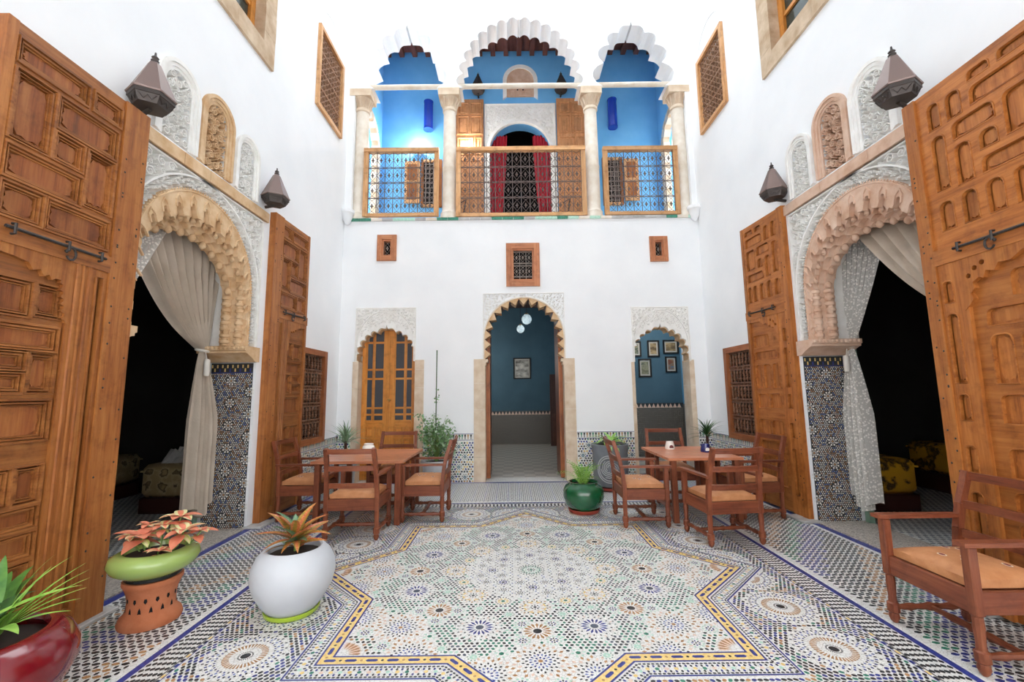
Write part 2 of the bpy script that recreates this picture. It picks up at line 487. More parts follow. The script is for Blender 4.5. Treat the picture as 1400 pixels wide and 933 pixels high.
# ---------------- side doorways: carved spandrels, stone muqarnas arches, imposts
A_OUT = arch_pts(D_C, 0.80, 2.07, 2.66, 0.84, 36)
A_IN = arch_pts(D_C, 0.68, 2.07, 2.58, 0.52, 36)
def side_doorway(side, fr, stone, n0):
    S = 'left' if side < 0 else 'right'
    # spandrel of carved plaster
    root = tag(empty('trim_%d' % n0), 'white carved plaster spandrel above the %s doorway arch' % S, 'plasterwork', kind='structure')
    out = [(D_L0, 2.07)] + A_OUT + [(D_L1, 2.07), (D_L1, D_TOP), (D_L0, D_TOP)]
    mb = MB(); mb.prism([clean(out)], 0.07, WT, fr); mb.build('backing', 'stucco', root)
    ring = arch_pts(D_C, 0.93, 2.07, 2.66, 0.97, 36)
    sp = clean([(D_L0+.04, 2.1)] + [p for p in ring if D_L0+.04 < p[0] < D_L1-.04] + [(D_L1-.04, 2.1), (D_L1-.04, D_TOP-.04), (D_L0+.04, D_TOP-.04)])
    mb = MB(); f = inpoly(sp)
    scrolls(mb, f, D_L0, D_L1, 2.1, D_TOP, fr, -0.004, 0.071, 0.019, 0.055, 5, tries=9000)
    r2 = arch_pts(D_C, 0.865, 2.07, 2.66, 0.905, 60)
    scrolls(mb, lambda x, y: (0.815 < math.hypot((x-D_C), (max(y, 2.66)-2.66)*.955) < 0.92) and y > 2.1, D_L0, D_L1, 2.1, D_TOP, fr, -0.002, 0.071, 0.013, 0.020, 6, tries=7000)
    o = mb.build('scrollwork', 'stucco', root); o['kind'] = 'stuff'
    mb = MB(); ribbon(mb, arch_pts(D_C, 0.93, 2.07, 2.66, 0.97, 36), 0.014, -0.006, 0.07, fr)
    ribbon(mb, [(D_L0+.02, 2.08), (D_L0+.02, D_TOP-.02), (D_L1-.02, D_TOP-.02), (D_L1-.02, 2.08)], 0.018, -0.006, 0.07, fr)
    mb.build('moulding', 'stucco', root)
    # stone arch with tiers of muqarnas
    arch = tag(empty('trim_%d' % (n0+1)), 'beige carved stone muqarnas arch of the %s doorway' % S, 'arch', kind='structure')
    O = resample(A_OUT, 304); I = resample(A_IN, 304)
    N = 304; lobes = 19
    tiers = [(0.24, 0.00, 0.05, 0.16, 0.0, 'tall'), (0.78, 0.05, 0.10, 0.20, 0.5, 'arc'), (0.90, 0.10, 0.17, 0.13, 0.0, 'arc'), (1.0, 0.16, 0.26, 0.10, 0.5, 'arc')]
    for k, (t, w0, w1, amp, ph, kind) in enumerate(tiers):
        inner = []
        for i in range(N+1):
            s = (i/N*lobes+ph) % 1.0
            if kind == 'tall':
                a = 0.0
                d = abs(s-0.5)
                if d < 0.26: a = (1.0-(d/0.26)**2)**0.5
                tt = 0.66 - a*0.34
            else:
                a = abs(sin(PI*s))**0.6; tt = t - amp*a
            inner.append((O[i][0]+(I[i][0]-O[i][0])*tt, O[i][1]+(I[i][1]-O[i][1])*tt))
        mb = MB(); mb.prism([clean(list(O)+list(reversed(inner)))], w0, w1, fr)
        mb.build('muqarnas_tier', stone, arch)
    for i in range(lobes):
        j = int((i+0.5)/lobes*N)
        # hanging drop between two cells, and a little gable above each niche
        s0 = int(i/lobes*N); a = I[s0]; b = O[s0]
        if i == 0: continue
        d = (a[0]-b[0], a[1]-b[1]); L = math.hypot(*d); d = (d[0]/L, d[1]/L)
        mb = MB(); c = fr(b[0]+d[0]*(L*0.99), b[1]+d[1]*(L*0.99), 0.19)
        sg = 1
        ax = Vector(fr(d[0], d[1], 0))-Vector(fr(0, 0, 0))
        pts = [Vector(c)+ax*q for q in (-0.10, -0.06, -0.03, -0.005, 0.018, 0.035)]
        mb.tube(pts, [0.022, 0.034, 0.028, 0.036, 0.03, 0.008], 8)
        c2 = fr(b[0]+d[0]*(L*0.70), b[1]+d[1]*(L*0.70), 0.07)
        pts = [Vector(c2)+ax*q for q in (-0.09, -0.05, -0.02, 0.01, 0.03)]
        mb.tube(pts, [0.014, 0.024, 0.02, 0.026, 0.006], 8)
        mb.build('pendant', stone, arch, smooth=50)
    for i in range(lobes):
        j = min(N, int((i+0.5)/lobes*N)); a, b = O[j], I[j]
        d = (b[0]-a[0], b[1]-a[1]); L = math.hypot(*d)
        if L < 0.15: continue
        e = (d[0]/L, d[1]/L); p = (a[0]+d[0]*0.12, a[1]+d[1]*0.12); n = (-e[1], e[0])
        mb = MB()
        pth = [(p[0]+e[0]*q+n[0]*h, p[1]+e[1]*q+n[1]*h) for q, h in ((0.12, -.036), (0.05, -.034), (0.0, 0), (0.05, .034), (0.12, .036))]
        ribbon(mb, pth, 0.010, -0.012, 0.005, fr)
        mb.build('niche_gable', stone, arch)
    mb = MB()
    dots = resample(arch_pts(D_C, 0.805, 2.09, 2.66, 0.845, 60), 110)
    beads(mb, dots, 0.011, fr, 0.0); ribbon(mb, arch_pts(D_C, 0.785, 2.07, 2.66, 0.825, 60), 0.010, -0.008, 0.004, fr)
    mb.build('beaded_edge', stone, arch)
    # stepped stone shafts under the arch
    for sgn in (-1, 1):
        mb = MB()
        for wc, yc, rr in ((0.075, 0.725, .040), (0.205, 0.70, .048)):
            c = fr(D_C+sgn*yc, 2.07, wc); pr = []
            for k in range(8):
                z0 = k*0.072; pr += [(rr*.78, z0), (rr*.78, z0+.018), (rr*1.12, z0+.026), (rr*1.2, z0+.042), (rr*1.12, z0+.058), (rr*.78, z0+.066)]
            mb.lathe(pr, 14, c)
        mb.build('ringed_shaft', stone, arch, smooth=35)
        mb = MB(); u0, u1 = sorted((D_C+sgn*.74, D_C+sgn*.80)); mb.prism([rect(u0, u1, 2.07, 2.66)], .02, .26, fr); mb.build('shaft_back', stone, arch)
    # imposts
    for sgn in (-1, 1):
        mb = MB()
        prof = [(0.98, 1.90), (0.90, 1.90), (0.84, 1.94), (0.745, 1.985), (0.72, 1.99), (0.72, 2.012), (0.70, 2.02), (0.70, 2.07), (0.98, 2.07)]
        pp = [(D_C+sgn*a, b) for a, b in prof]
        mb.prism([pp], -0.035, 0.53, fr)
        mb.build('impost', 'stone_pink' if side > 0 else stone, arch)
        mb = MB(); y = D_C+sgn*0.70
        for k in range(11):
            w = -0.02+k*0.05
            c = Vector(fr(y, 2.045, w+0.02)); mb.lathe([(0.018, -0.016), (0.024, 0), (0.018, 0.016)], 6, c)
        mb.build('impost_carving', stone, arch)
    # stone band over the spandrel
    mb = MB()
    band = tag(empty('trim_%d' % (n0+2)), 'pale stone band of blocks under the niches on the %s wall' % S, 'stone band', kind='structure')
    x = D_L0-0.05
    rnd = random.Random(n0)
    while x < D_L1+0.04:
        L = rnd.uniform(0.26, 0.42); e = min(x+L, D_L1+0.05)
        mb = MB(); mb.prism([rect(x+.002, e-.002, D_TOP, D_TOP+0.115)], -0.028-rnd.uniform(0, .006), 0.03, fr); mb.build('stone_block', stone, band)
        x = e
    # green painted inner frame
    mb = MB(); a = arch_pts(D_C, 0.94, 0, 2.66, 0.9, 24); b = arch_pts(D_C, 0.88, 0, 2.66, 0.84, 24)
    mb.prism([clean(a+list(reversed(b)))], 0.54, 0.60, fr)
    tag(mb.build('trim_%d' % (n0+3), 'green_paint'), 'pale green painted inner frame of the %s doorway' % S, 'door frame', kind='structure')
side_doorway(-1, fr_left, 'stone_beige', 1)
side_doorway(1, fr_right, 'stone_pink', 5)

# ---------------- niches over the band
def niche(name, fr, uc, hw, z0, zt, mat, label, seed, grp):
    root = tag(empty(name), label, 'niche', grp, kind='structure')
    zc = zt-hw
    steps = [(1.0, -0.035, 0.0), (0.86, -0.022, 0.0), (0.72, -0.010, 0.0)]
    for i, (k, w0, w1) in enumerate(steps):
        a = arch_pts(uc, hw*k, z0, zc, hw*k, 20); kk = steps[i+1][0] if i < 2 else 0.60
        b = arch_pts(uc, hw*kk, z0, zc, hw*kk, 20)
        mb = MB(); mb.prism([clean(a+list(reversed(b)))], w0, 0.006, fr); mb.build('arch_moulding', mat, root)
    inner = arch_pts(uc, hw*0.60, z0, zc, hw*0.60, 20)
    mb = MB(); mb.prism([inner], 0.055, 0.065, fr); mb.build('ground', 'stone_ground' if mat.startswith('stone') else 'stucco', root)
    mb = MB(); scrolls(mb, inpoly(inner), uc-hw, uc+hw, z0, zt, fr, -0.012, 0.055, 0.018, 0.046, seed, tries=4000)
    o = mb.build('pierced_scrollwork', mat, root); o['kind'] = 'stuff'
mottled('stone_ground', '#7d6243', '#6a5138', 8, 0.9)
k = 1
for fr, S, stone, off in ((fr_left, 'left', 'stone_beige', 0.0), (fr_right, 'right', 'stone_pink', 0.10)):
    w0 = 'nearest' 
    niche('niche', fr, 3.63+off, 0.25, 3.80, 4.58, 'stucco', 'white arched niche nearest the big lantern on the %s wall' % S, 11, 'arched wall niches')
    niche('niche', fr, 4.15+off, 0.245, 3.80, 4.61, stone, 'beige stone arched niche between two white ones on the %s wall' % S, 12, 'arched wall niches')
    niche('niche', fr, 4.66+off, 0.215, 3.80, 4.50, 'stucco', 'white arched niche on the %s wall, farthest from the viewer' % S, 13, 'arched wall niches')

# ---------------- back wall doorways
def carved_head(n, x0, x1, zt, cusp, zs, label, jambs):
    root = tag(empty('trim_%d' % n), label, 'plasterwork', kind='structure')
    cusp = [(min(max(x, x0+.014), x1-.014), max(y, zs)) for x, y in cusp]
    outl = clean([(x0, zs)] + cusp + [(x1, zs), (x1, zt), (x0, zt)])
    mb = MB(); mb.prism([outl], 0.0, 0.30, fr_back); mb.build('carved_block', 'stucco', root)
    mb = MB(); cx = (x0+x1)/2
    big = arch_pts(cx, (x1-x0)*0.47, zs, zs+.28, zt-zs-.34, 30)
    f1 = inpoly(clean([(x0+.02, zs+.02)]+[p for p in big]+[(x1-.02, zs+.02), (x1-.02, zt-.03), (x0+.02, zt-.03)]))
    scrolls(mb, f1, x0, x1, zs, zt, fr_back, -0.018, 0.002, 0.014, 0.034, n, tries=4000)
    cin = [(cx+(p[0]-cx)*1.10, zs+(p[1]-zs)*1.12+.02) for p in cusp]
    bi = inpoly(clean([(cx-(x1-x0)*.45, zs+.01)]+[(cx+(p[0]-cx)*.955, p[1]-.02) for p in big]+[(cx+(x1-x0)*.45, zs+.01)])); ci = inpoly(clean(cin+[(cin[-1][0], zs-.1), (cin[0][0], zs-.1)]))
    scrolls(mb, lambda x, y: bi(x, y) and not ci(x, y), x0, x1, zs, zt, fr_back, -0.012, 0.002, 0.010, 0.024, n+1, tries=5000)
    o = mb.build('scrollwork', 'stucco', root); o['kind'] = 'stuff'
    mb = MB(); ribbon(mb, big, 0.010, -0.016, 0.0, fr_back)
    ribbon(mb, [(x0+.01, zs+.01), (x0+.01, zt-.012), (x1-.01, zt-.012), (x1-.01, zs+.01)], 0.010, -0.016, 0.0, fr_back)
    mb.build('moulding', 'stucco', root)
    # stone lining of the cusps, set back
    lining = [(cx+(p[0]-cx)*0.97, zs+(p[1]-zs)*0.975) for p in cusp]
    mb = MB(); mb.prism([clean(list(cusp)+list(reversed(lining)))], 0.05, 0.28, fr_back); mb.build('cusp_lining', 'stone_beige', root)
    for (a, b, zz, d) in jambs:
        z = 0.0; r = random.Random(n); 
        while z < zz-0.01:
            e = min(zz, z+r.uniform(.32, .5)); e = zz if zz-e < .12 else e
            mb = MB(); mb.prism([rect(a, b, z+.0015, e-.0015)], -0.012, d, fr_back); mb.build('jamb_stone', 'stone_pale', root); z = e
cuspL = cusped_pts(-2.225, 0.50, 2.08, 2.73, 6, 0.45, 0.12, 6, 0.52)
cuspR = cusped_pts(2.63, 0.48, 2.02, 2.70, 6, 0.45, 0.12, 6, 0.52)
carved_head(9, LD0, LD1, LDT, cuspL, 2.08, 'white carved plaster head and stone jambs around the orange glazed door', [(-2.80, -2.70, 2.08, 0.3), (-1.71, -1.55, 2.10, 0.3)])
carved_head(10, RD0, RD1, RDT, cuspR, 2.02, 'white carved plaster head and stone jambs around the doorway with the hung pictures', [(2.09, 2.145, 2.02, 0.3), (3.105, 3.19, 2.05, 0.3)])
# centre doorway
root = tag(empty('trim_11'), 'beige saw-toothed arch with white carved corners and stone jambs at the centre doorway', 'arch', kind='structure')
x0, x1, z0, zt = -0.505, 0.935, 2.10, 3.275
big = arch_pts(CD, 0.735, z0, 2.46, 0.765, 36)
f1 = inpoly(clean([(x0, z0)]+[p for p in big if x0 < p[0] < x1]+[(x1, z0), (x1, zt), (x0, zt)]))
mb = MB(); scrolls(mb, lambda x, y: f1(x, y) and y > 2.5, x0, x1, z0, zt, fr_back, -0.018, 0.0, 0.012, 0.030, 77, tries=5000)
o = mb.build('scrollwork', 'stucco', root); o['kind'] = 'stuff'
mb = MB(); ribbon(mb, [(x0, 2.42), (x0, zt), (x1, zt), (x1, 2.42)], 0.010, -0.016, 0.0, fr_back); mb.build('moulding', 'stucco', root)
mb = MB(); a = arch_pts(CD, 0.725, z0, 2.46, 0.75, 36); b = arch_pts(CD, 0.703, z0, 2.46, 0.728, 36)
mb.prism([clean(a+list(reversed(b)))], -0.02, 0.004, fr_back); mb.build('arch_band', 'limestone', root)
mb = MB(); mb.prism([clean(arch_pts(CD, 0.70, 2.10, 2.46, 0.725, 36)+list(reversed(arch_pts(CD, 0.672, 2.10, 2.46, 0.697, 36))))], .03, BT+.01, fr_back); mb.build('wooden_lining', 'wood_dark', root)  # dark wood lining, carried forward to stand for shadow between the teeth
A = resample(arch_pts(CD, 0.70, 2.10, 2.46, 0.725, 60), 17)
for p, q in zip(A, A[1:]):
    mx, my = (p[0]+q[0])/2, (p[1]+q[1])/2; dx, dy = q[0]-p[0], q[1]-p[1]; L = math.hypot(dx, dy)
    nx, ny = dy/L, -dx/L; h = 0.105
    mb = MB(); mb.prism([[p, (mx+nx*h, my+ny*h), q, (mx-nx*.02, my-ny*.02)]], -0.005, 0.24, fr_back)
    mb.build('arch_tooth', 'stone_beige', root)
for a, b in ((-0.675, -0.475), (0.905, 1.095)):
    z = 0
    for e in (0.42, 0.83, 1.22, 1.68, 2.10):
        mb = MB(); mb.prism([rect(a, b, z+.0015, e-.0015)], -0.016, 0.40, fr_back); mb.build('jamb_stone', 'stone_pale', root); z = e
for s in (-1, 1):
    mb = MB(); xx = CD+s*0.70
    for i, (d, w) in enumerate(((0.0, .05), (0.03, .035))):
        a, b = sorted((xx+s*0.02, xx-s*(0.055-d)))
        mb.prism([rect(a, b, 2.10-0.055*(i+1), 2.10-0.055*i)], 0, 0.26, fr_back)
    mb.build('corbel', 'stone_pale', root)

# ---------------- hall behind the centre doorway
def shell(name, mat, faces, label, cat='wall'):
    mb = MB()
    for b in faces: mb.box(*b)
    return tag(mb.build(name, mat), label, cat, kind='structure')
HY = 12.93
HX0, HX1, HZ = -1.55, 1.42, 4.1
shell('wall_hall_back', 'paint_teal', [(HX0-.2, HX1+.2, HY, HY+.2, 0, HZ)], 'dark teal end wall of the hall behind the centre doorway')
shell('wall_hall_left', 'paint_teal', [(HX0-.2, HX0, YB+BT, HY, 0, HZ)], 'teal left wall of the hall behind the centre doorway')
shell('wall_hall_right', 'paint_skyblue', [(HX1, HX1+.15, YB+BT, HY, 0, HZ)], 'lighter blue right wall of the hall behind the centre doorway')
shell('ceiling_hall', 'wood_dark', [(HX0-.2, HX1+.15, YB+BT, HY+.2, HZ, HZ+.15)], 'dark ceiling of the hall behind the centre doorway', 'ceiling')
# ---------------- room behind the right doorway
RY = 10.2; RX0, RX1 = 1.57, 4.02
shell('wall_study_back', 'paint_teal', [(RX0, RX1+.2, RY, RY+.2, 0, HZ)], 'teal wall hung with pictures behind the right doorway')
shell('wall_study_right', 'paint_skyblue', [(RX1, RX1+.2, YB+BT, RY, 0, HZ)], 'sky blue side wall of the small room behind the right doorway')
shell('ceiling_study', 'wood_dark', [(RX0, RX1+.2, YB+BT, RY+.2, HZ, HZ+.15)], 'dark ceiling of the small room behind the right doorway', 'ceiling')
# ---------------- dark rooms at the sides
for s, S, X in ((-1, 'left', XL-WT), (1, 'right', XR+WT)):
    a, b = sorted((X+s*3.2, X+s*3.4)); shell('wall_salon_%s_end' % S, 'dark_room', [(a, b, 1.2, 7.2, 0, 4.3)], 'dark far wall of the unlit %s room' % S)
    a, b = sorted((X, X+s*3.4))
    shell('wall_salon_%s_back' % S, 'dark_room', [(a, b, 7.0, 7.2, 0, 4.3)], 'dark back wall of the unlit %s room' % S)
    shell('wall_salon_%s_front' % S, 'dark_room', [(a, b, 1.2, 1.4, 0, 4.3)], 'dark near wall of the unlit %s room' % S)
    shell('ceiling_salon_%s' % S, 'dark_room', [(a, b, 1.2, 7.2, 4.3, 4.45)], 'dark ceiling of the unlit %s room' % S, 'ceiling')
# dark space behind the glazed door
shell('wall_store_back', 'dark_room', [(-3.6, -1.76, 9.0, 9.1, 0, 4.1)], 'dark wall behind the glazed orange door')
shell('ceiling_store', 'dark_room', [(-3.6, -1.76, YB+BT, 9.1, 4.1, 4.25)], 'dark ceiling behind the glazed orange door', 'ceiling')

# ---------------- gallery upstairs
GALY, GZ = 9.3, 9.62
GX0, GX1 = -2.97, 3.46
mb = MB()
gd = arch_pts(0.24, 0.72, 4.70, 7.05, 0.72, 24)
loops = [clean([(GX0, 4.70)] + gd + [(GX1, 4.70), (GX1, GZ), (GX0, GZ)])]
mb.prism(loops, 0, 0.3, lambda u, v, w: (u, GALY+w, v))
tag(mb.build('wall_gallery', 'paint_blue'), 'bright blue back wall of the upper gallery', 'wall', kind='structure')
for nm, xa, xb, fa in (('left', GX0-.2, GX0, -1), ('right', GX1, GX1+.2, 1)):
    mb = MB()
    aw = arch_pts(8.5, 0.55, 4.70, 6.95, 0.55, 18)
    lp = [clean([(YB+BT, 4.70)]+aw+[(GALY, 4.70), (GALY, GZ), (YB+BT, GZ)])]
    mb.prism(lp, 0, 0.2, (lambda u, v, w: (GX0-w, u, v)) if fa < 0 else (lambda u, v, w: (GX1+w, u, v)))
    tag(mb.build('wall_gallery_%s' % nm, 'paint_blue'), 'blue end wall of the upper gallery on the %s' % nm, 'wall', kind='structure')
    root = tag(empty('trim_%d' % (12 if fa < 0 else 13)), 'carved stone arch in the %s end of the upper gallery' % nm, 'arch', kind='structure')
    A = resample(arch_pts(8.5, 0.55, 4.70, 6.95, 0.55, 40), 40)
    for i, (p, q) in enumerate(zip(A, A[1:])):
        mb = MB(); mx, my = (p[0]+q[0])/2, (p[1]+q[1])/2; dx, dy = q[0]-p[0], q[1]-p[1]; L = math.hypot(dx, dy); nx, ny = dy/L, -dx/L
        e = 0.10 if i % 2 else 0.06
        mb.prism([[p, (p[0]-nx*.09, p[1]-ny*.09), (q[0]-nx*.09, q[1]-ny*.09), q, (q[0]+nx*e, q[1]+ny*e), (p[0]+nx*e, p[1]+ny*e)]], -0.02, 0.12, (lambda u, v, w: (GX0-w, u, v)) if fa < 0 else (lambda u, v, w: (GX1+w, u, v)))
        mb.build('arch_stone', 'limestone' if i % 2 else 'stone_pale', root)
    xo = GX0-1.4 if fa < 0 else GX1+1.4
    mb = MB(); mb.box(min(xo, xo+.1), max(xo, xo+.1), 7.5, 9.5, 4.6, 8); tag(mb.build('wall_passage_%s' % nm, 'wood_dark'), 'dark brown door beyond the %s gallery arch' % nm, 'wall', kind='structure')
shell('floor_gallery', 'limestone', [(GX0-1.5, GX1+1.5, YB+.02, GALY+.5, 4.58, 4.695)], 'pale floor slab of the upper gallery', 'floor')
root = tag(empty('ceiling_gallery'), 'brown wooden beamed ceiling of the upper gallery', 'ceiling', kind='structure')
mb = MB(); mb.box(GX0-.2, GX1+.2, YB+BT, GALY+.3, GZ, GZ+.12); mb.build('ceiling_boards', 'wood_ceiling', root)
n = 21
for i in range(n):
    x = GX0+0.12+(GX1-GX0-0.24)*i/(n-1)
    mb = MB(); mb.box(x-.055, x+.055, YB+BT, GALY, GZ-.13, GZ); mb.build('beam', 'wood_ceiling', root)
shell('wall_gallery_room', 'void', [(-1.2, 1.7, 11.2, 11.3, 4.6, 8.6), (-1.3, -1.2, GALY+.3, 11.3, 4.6, 8.6), (1.7, 1.8, GALY+.3, 11.3, 4.6, 8.6), (-1.3, 1.8, GALY+.3, 11.3, 8.6, 8.7)], 'dark room behind the curtained gallery door')
# base ledge with green glazed tiles and tie rods, corbels
root = tag(empty('trim_14'), 'ledge of small green glazed tiles along the foot of the gallery', 'ledge', kind='structure')
x = -2.95; r = random.Random(3)
while x < 3.34:
    mb = MB(); mb.box(x+.003, x+.197, YB-.025, YB+.06, 4.655, 4.705); mb.build('ledge_tile', r.choice(('z_mint', 'z_green', 'limestone', 'marble_grey')), root); x += .2
for i, (a, b, s) in enumerate(((-2.93, -1.20, 'left'), (-1.1, 1.5, 'centre'), (1.6, 3.34, 'right'))):
    mb = MB(); mb.tube([(a, YB+.2, 7.47), ((a+b)/2, YB+.2, 7.475), (b, YB+.2, 7.47)], 0.05, 10)
    tag(mb.build('tie_beam', 'limestone', smooth=True), 'pale round tie beam across the %s gallery arch' % s, 'beam', 'gallery tie beams')
for i, (x, S) in enumerate(((-2.98, 'left'), (3.36, 'right'))):
    mb = MB(); mb.lathe([(0.02, 0), (0.05, .03), (0.09, .12), (0.10, .2), (0.12, .22), (0.12, .28)], 16, (x, YB-.03, 4.58))
    tag(mb.build('corbel', 'plaster', smooth=True), 'small white plaster corbel at the %s end of the gallery ledge' % S, 'corbel', 'plaster corbels')
# columns
prof = [(0.175, 0), (0.175, .07), (0.16, .10), (0.165, .14), (0.135, .18), (0.130, .24), (0.130, 1.0), (0.134, 1.02), (0.134, 1.06), (0.126, 1.08), (0.116, 2.18), (0.135, 2.20), (0.135, 2.24), (0.12, 2.26), (0.13, 2.36), (0.17, 2.46)]
for i, (x, S) in enumerate(((-2.83, 'leftmost'), (-1.15, 'second from the left'), (1.565, 'third from the left'), (3.245, 'rightmost'))):
    root = tag(empty('column', (x, YB+.17, 4.70)), 'pale stone gallery column, %s of the four' % S, 'column', 'gallery columns')
    mb = MB(); mb.lathe(prof[:6], 20); mb.build('base', 'limestone', root, smooth=True)
    mb = MB(); mb.lathe(prof[5:11], 20); mb.build('shaft', 'limestone', root, smooth=True)
    mb = MB(); mb.lathe(prof[10:], 20); mb.box(-.2, .2, -.18, .18, 2.46, 2.60)
    for k in range(12):
        t = 2*PI*k/12
        mb.tube([(0.125*cos(t), 0.125*sin(t), 2.27), (0.145*cos(t), 0.145*sin(t), 2.35), (0.185*cos(t), 0.185*sin(t), 2.44)], [.012, .018, .012], 5)
    mb.build('capital', 'stone_pale', root, smooth=True)
# ================================================================ tiled floor (zellij)
FC = (0.14, 3.855)                                     # centre of the eight-pointed star
def hexa(x, y, a, L, w, e=0.5):
    """elongated hexagon, half length L, half width w"""
    c, s = cos(a), sin(a); P = [(-L, 0), (-L*e, -w), (L*e, -w), (L, 0), (L*e, w), (-L*e, w)]
    return [(x+p*c-q*s, y+p*s+q*c) for p, q in P]
def kite(x, y, a, r0, r1, hw, rm=0.5):
    c, s = cos(a), sin(a); P = [(r0, 0), (r0+(r1-r0)*rm, -hw), (r1, 0), (r0+(r1-r0)*rm, hw)]
    return [(x+p*c-q*s, y+p*s+q*c) for p, q in P]
def wedge(x, y, a, r0, r1, h0, h1):
    c, s = cos(a), sin(a); P = [(r0, -h0), (r1, -h1), (r1, h1), (r0, h0)]
    return [(x+p*c-q*s, y+p*s+q*c) for p, q in P]
def disc(x, y, r, n=12, ph=0): return [(x+r*cos(ph+2*PI*i/n), y+r*sin(ph+2*PI*i/n)) for i in range(n)]
def ring_dots(n, r, L, w, col, ph=0.0, tang=False):
    o = []
    for i in range(n):
        t = 2*PI*(i+ph)/n
        o.append((hexa(r*cos(t), r*sin(t), t+(PI/2 if tang else 0), L, w), col[i % len(col)] if isinstance(col, (list, tuple)) else col))
    return o
def petals(n, r0, r1, hw, col, ph=0.0, rm=0.6):
    return [(kite(0, 0, 2*PI*(i+ph)/n, r0, r1, hw, rm), col[i % len(col)] if isinstance(col, (list, tuple)) else col) for i in range(n)]
ROS = {}
ROS['A'] = (0.150, [(disc(0, 0, .026), GY)] + petals(16, .033, .092, .0085, BL) + ring_dots(16, .107, .008, .005, BK, .5) + ring_dots(16, .124, .010, .0055, [PK, WH], .0) + ring_dots(24, .142, .008, .005, [BK, BK, GR]))
ROS['B'] = (0.098, [(disc(0, 0, .028), BK)] + petals(16, .034, .092, .010, BR, 0, .7))
ROS['C'] = (0.118, [(disc(0, 0, .012, 8), BK)] + petals(8, .016, .036, .006, BK) + petals(8, .042, .070, .0095, PK, .5) + ring_dots(8, .074, .024, .0065, YE, .5, True) + ring_dots(16, .089, .008, .0045, BK, .5) + petals(16, .094, .116, .008, [BR, PK], 0))
ROS['D'] = (0.172, [(disc(0, 0, .014, 8), BR)] + petals(8, .018, .040, .007, BL) + petals(16, .044, .068, .0065, [BL, LB], .5) + ring_dots(16, .080, .0095, .0055, BK, 0) + ring_dots(16, .101, .0095, .0055, BK, .5) + petals(16, .112, .142, .0105, [BR, PK], 0, .5) + petals(16, .135, .168, .010, [PK, BR, BR], .5, .5))
ROS['E'] = (0.062, [(disc(0, 0, .014, 8), GR)] + petals(8, .018, .044, .011, YE, 0, .6) + ring_dots(16, .054, .006, .004, BK))
ROS['F'] = (0.056, [(disc(0, 0, .007, 6), BK)] + petals(8, .011, .030, .006, [BK, BL]) + petals(10, .033, .053, .008, MI, 0, .5))
ROS['W'] = (0.040, petals(8, .004, .026, .007, MI) + ring_dots(10, .034, .005, .0035, GR))
ROS['H'] = (0.046, [(disc(0, 0, .016, 6), GR)] + ring_dots(6, .034, .011, .006, MI, .5))
ROS['S'] = (0.044, [(disc(0, 0, .006, 6), BK)] + petals(8, .010, .026, .0055, BK) + ring_dots(10, .037, .006, .0035, [LB, BK]))
ROS['N'] = (0.058, [(disc(0, 0, .012, 8), BK)] + petals(10, .016, .036, .0075, BL) + ring_dots(12, .048, .007, .004, BK))
ROS['O'] = (0.125, [(disc(0, 0, .014, 8), GR)] + petals(8, .018, .036, .007, BK) + petals(16, .040, .062, .006, MI) + ring_dots(16, .072, .012, .006, GR, .5, True) + ring_dots(24, .087, .008, .0045, [GR, BK]) + ring_dots(24, .108, .009, .0045, BK, .5))
def medallion():
    p = [(disc(0, 0, .027, 16), BK)] + ring_dots(24, .038, .006, .0028, BK)
    for i in range(36):
        t = 2*PI*i/36
        p.append((wedge(0, 0, t, .082, .118, .0025, .0066), BR))
    p += ring_dots(36, .132, .010, .0035, WH)
    p += ring_dots(40, .152, .007, .0055, [BK, BL]) + ring_dots(40, .170, .009, .006, [WH, LB], .5) + ring_dots(44, .190, .009, .006, [BL, BK]) + ring_dots(44, .212, .009, .0055, [BK, WH], .5)
    return (0.226, p)
ROS['M'] = medallion()
def level(dx, dy): return min(max(abs(dx), abs(dy)), (abs(dx)+abs(dy))/math.sqrt(2))

floor_root = tag(empty('floor'), 'courtyard floor of multicoloured geometric mosaic tiles', 'floor', kind='structure')
mb = MB(); mb.box(XL-WT-3.4, XR+WT+3.4, YF-.3, 7.9, -0.1, 0)
mb.build('tile_bed', 'zellij_ground', floor_root)
TZ = 0.0014
def polys_mesh(name, polys, z=TZ):
    mb = MB()
    for p, c in polys:
        mb.add([(a, b, z) for a, b in p], [tuple(range(len(p)))], c)
    return mb.mesh(name, GL)
ros_mesh = {k: polys_mesh('rosette', v[1]) for k, v in ROS.items()}
placed = []
def put(kind, x, y, a=0.0, clip=None):
    R = ROS[kind][0]; placed.append((x, y, R))
    if clip:
        c, s = cos(a), sin(a); P = []
        for p, col in ROS[kind][1]:
            q = [(x+u*c-v*s, y+u*s+v*c) for u, v in p]
            if all(clip(*t) for t in q): P.append(([(t[0]-x, t[1]-y) for t in q], col))
        me = polys_mesh('rosette', P)
    else: me = ros_mesh[kind]
    o = link('rosette', me, floor_root, (x, y, 0)); 
    if not clip: o.rotation_euler = (0, 0, a)
    return o
put('O', *FC)
D2 = PI/180
in_field = lambda x, y: level(x-FC[0], y-FC[1]) < 1.185
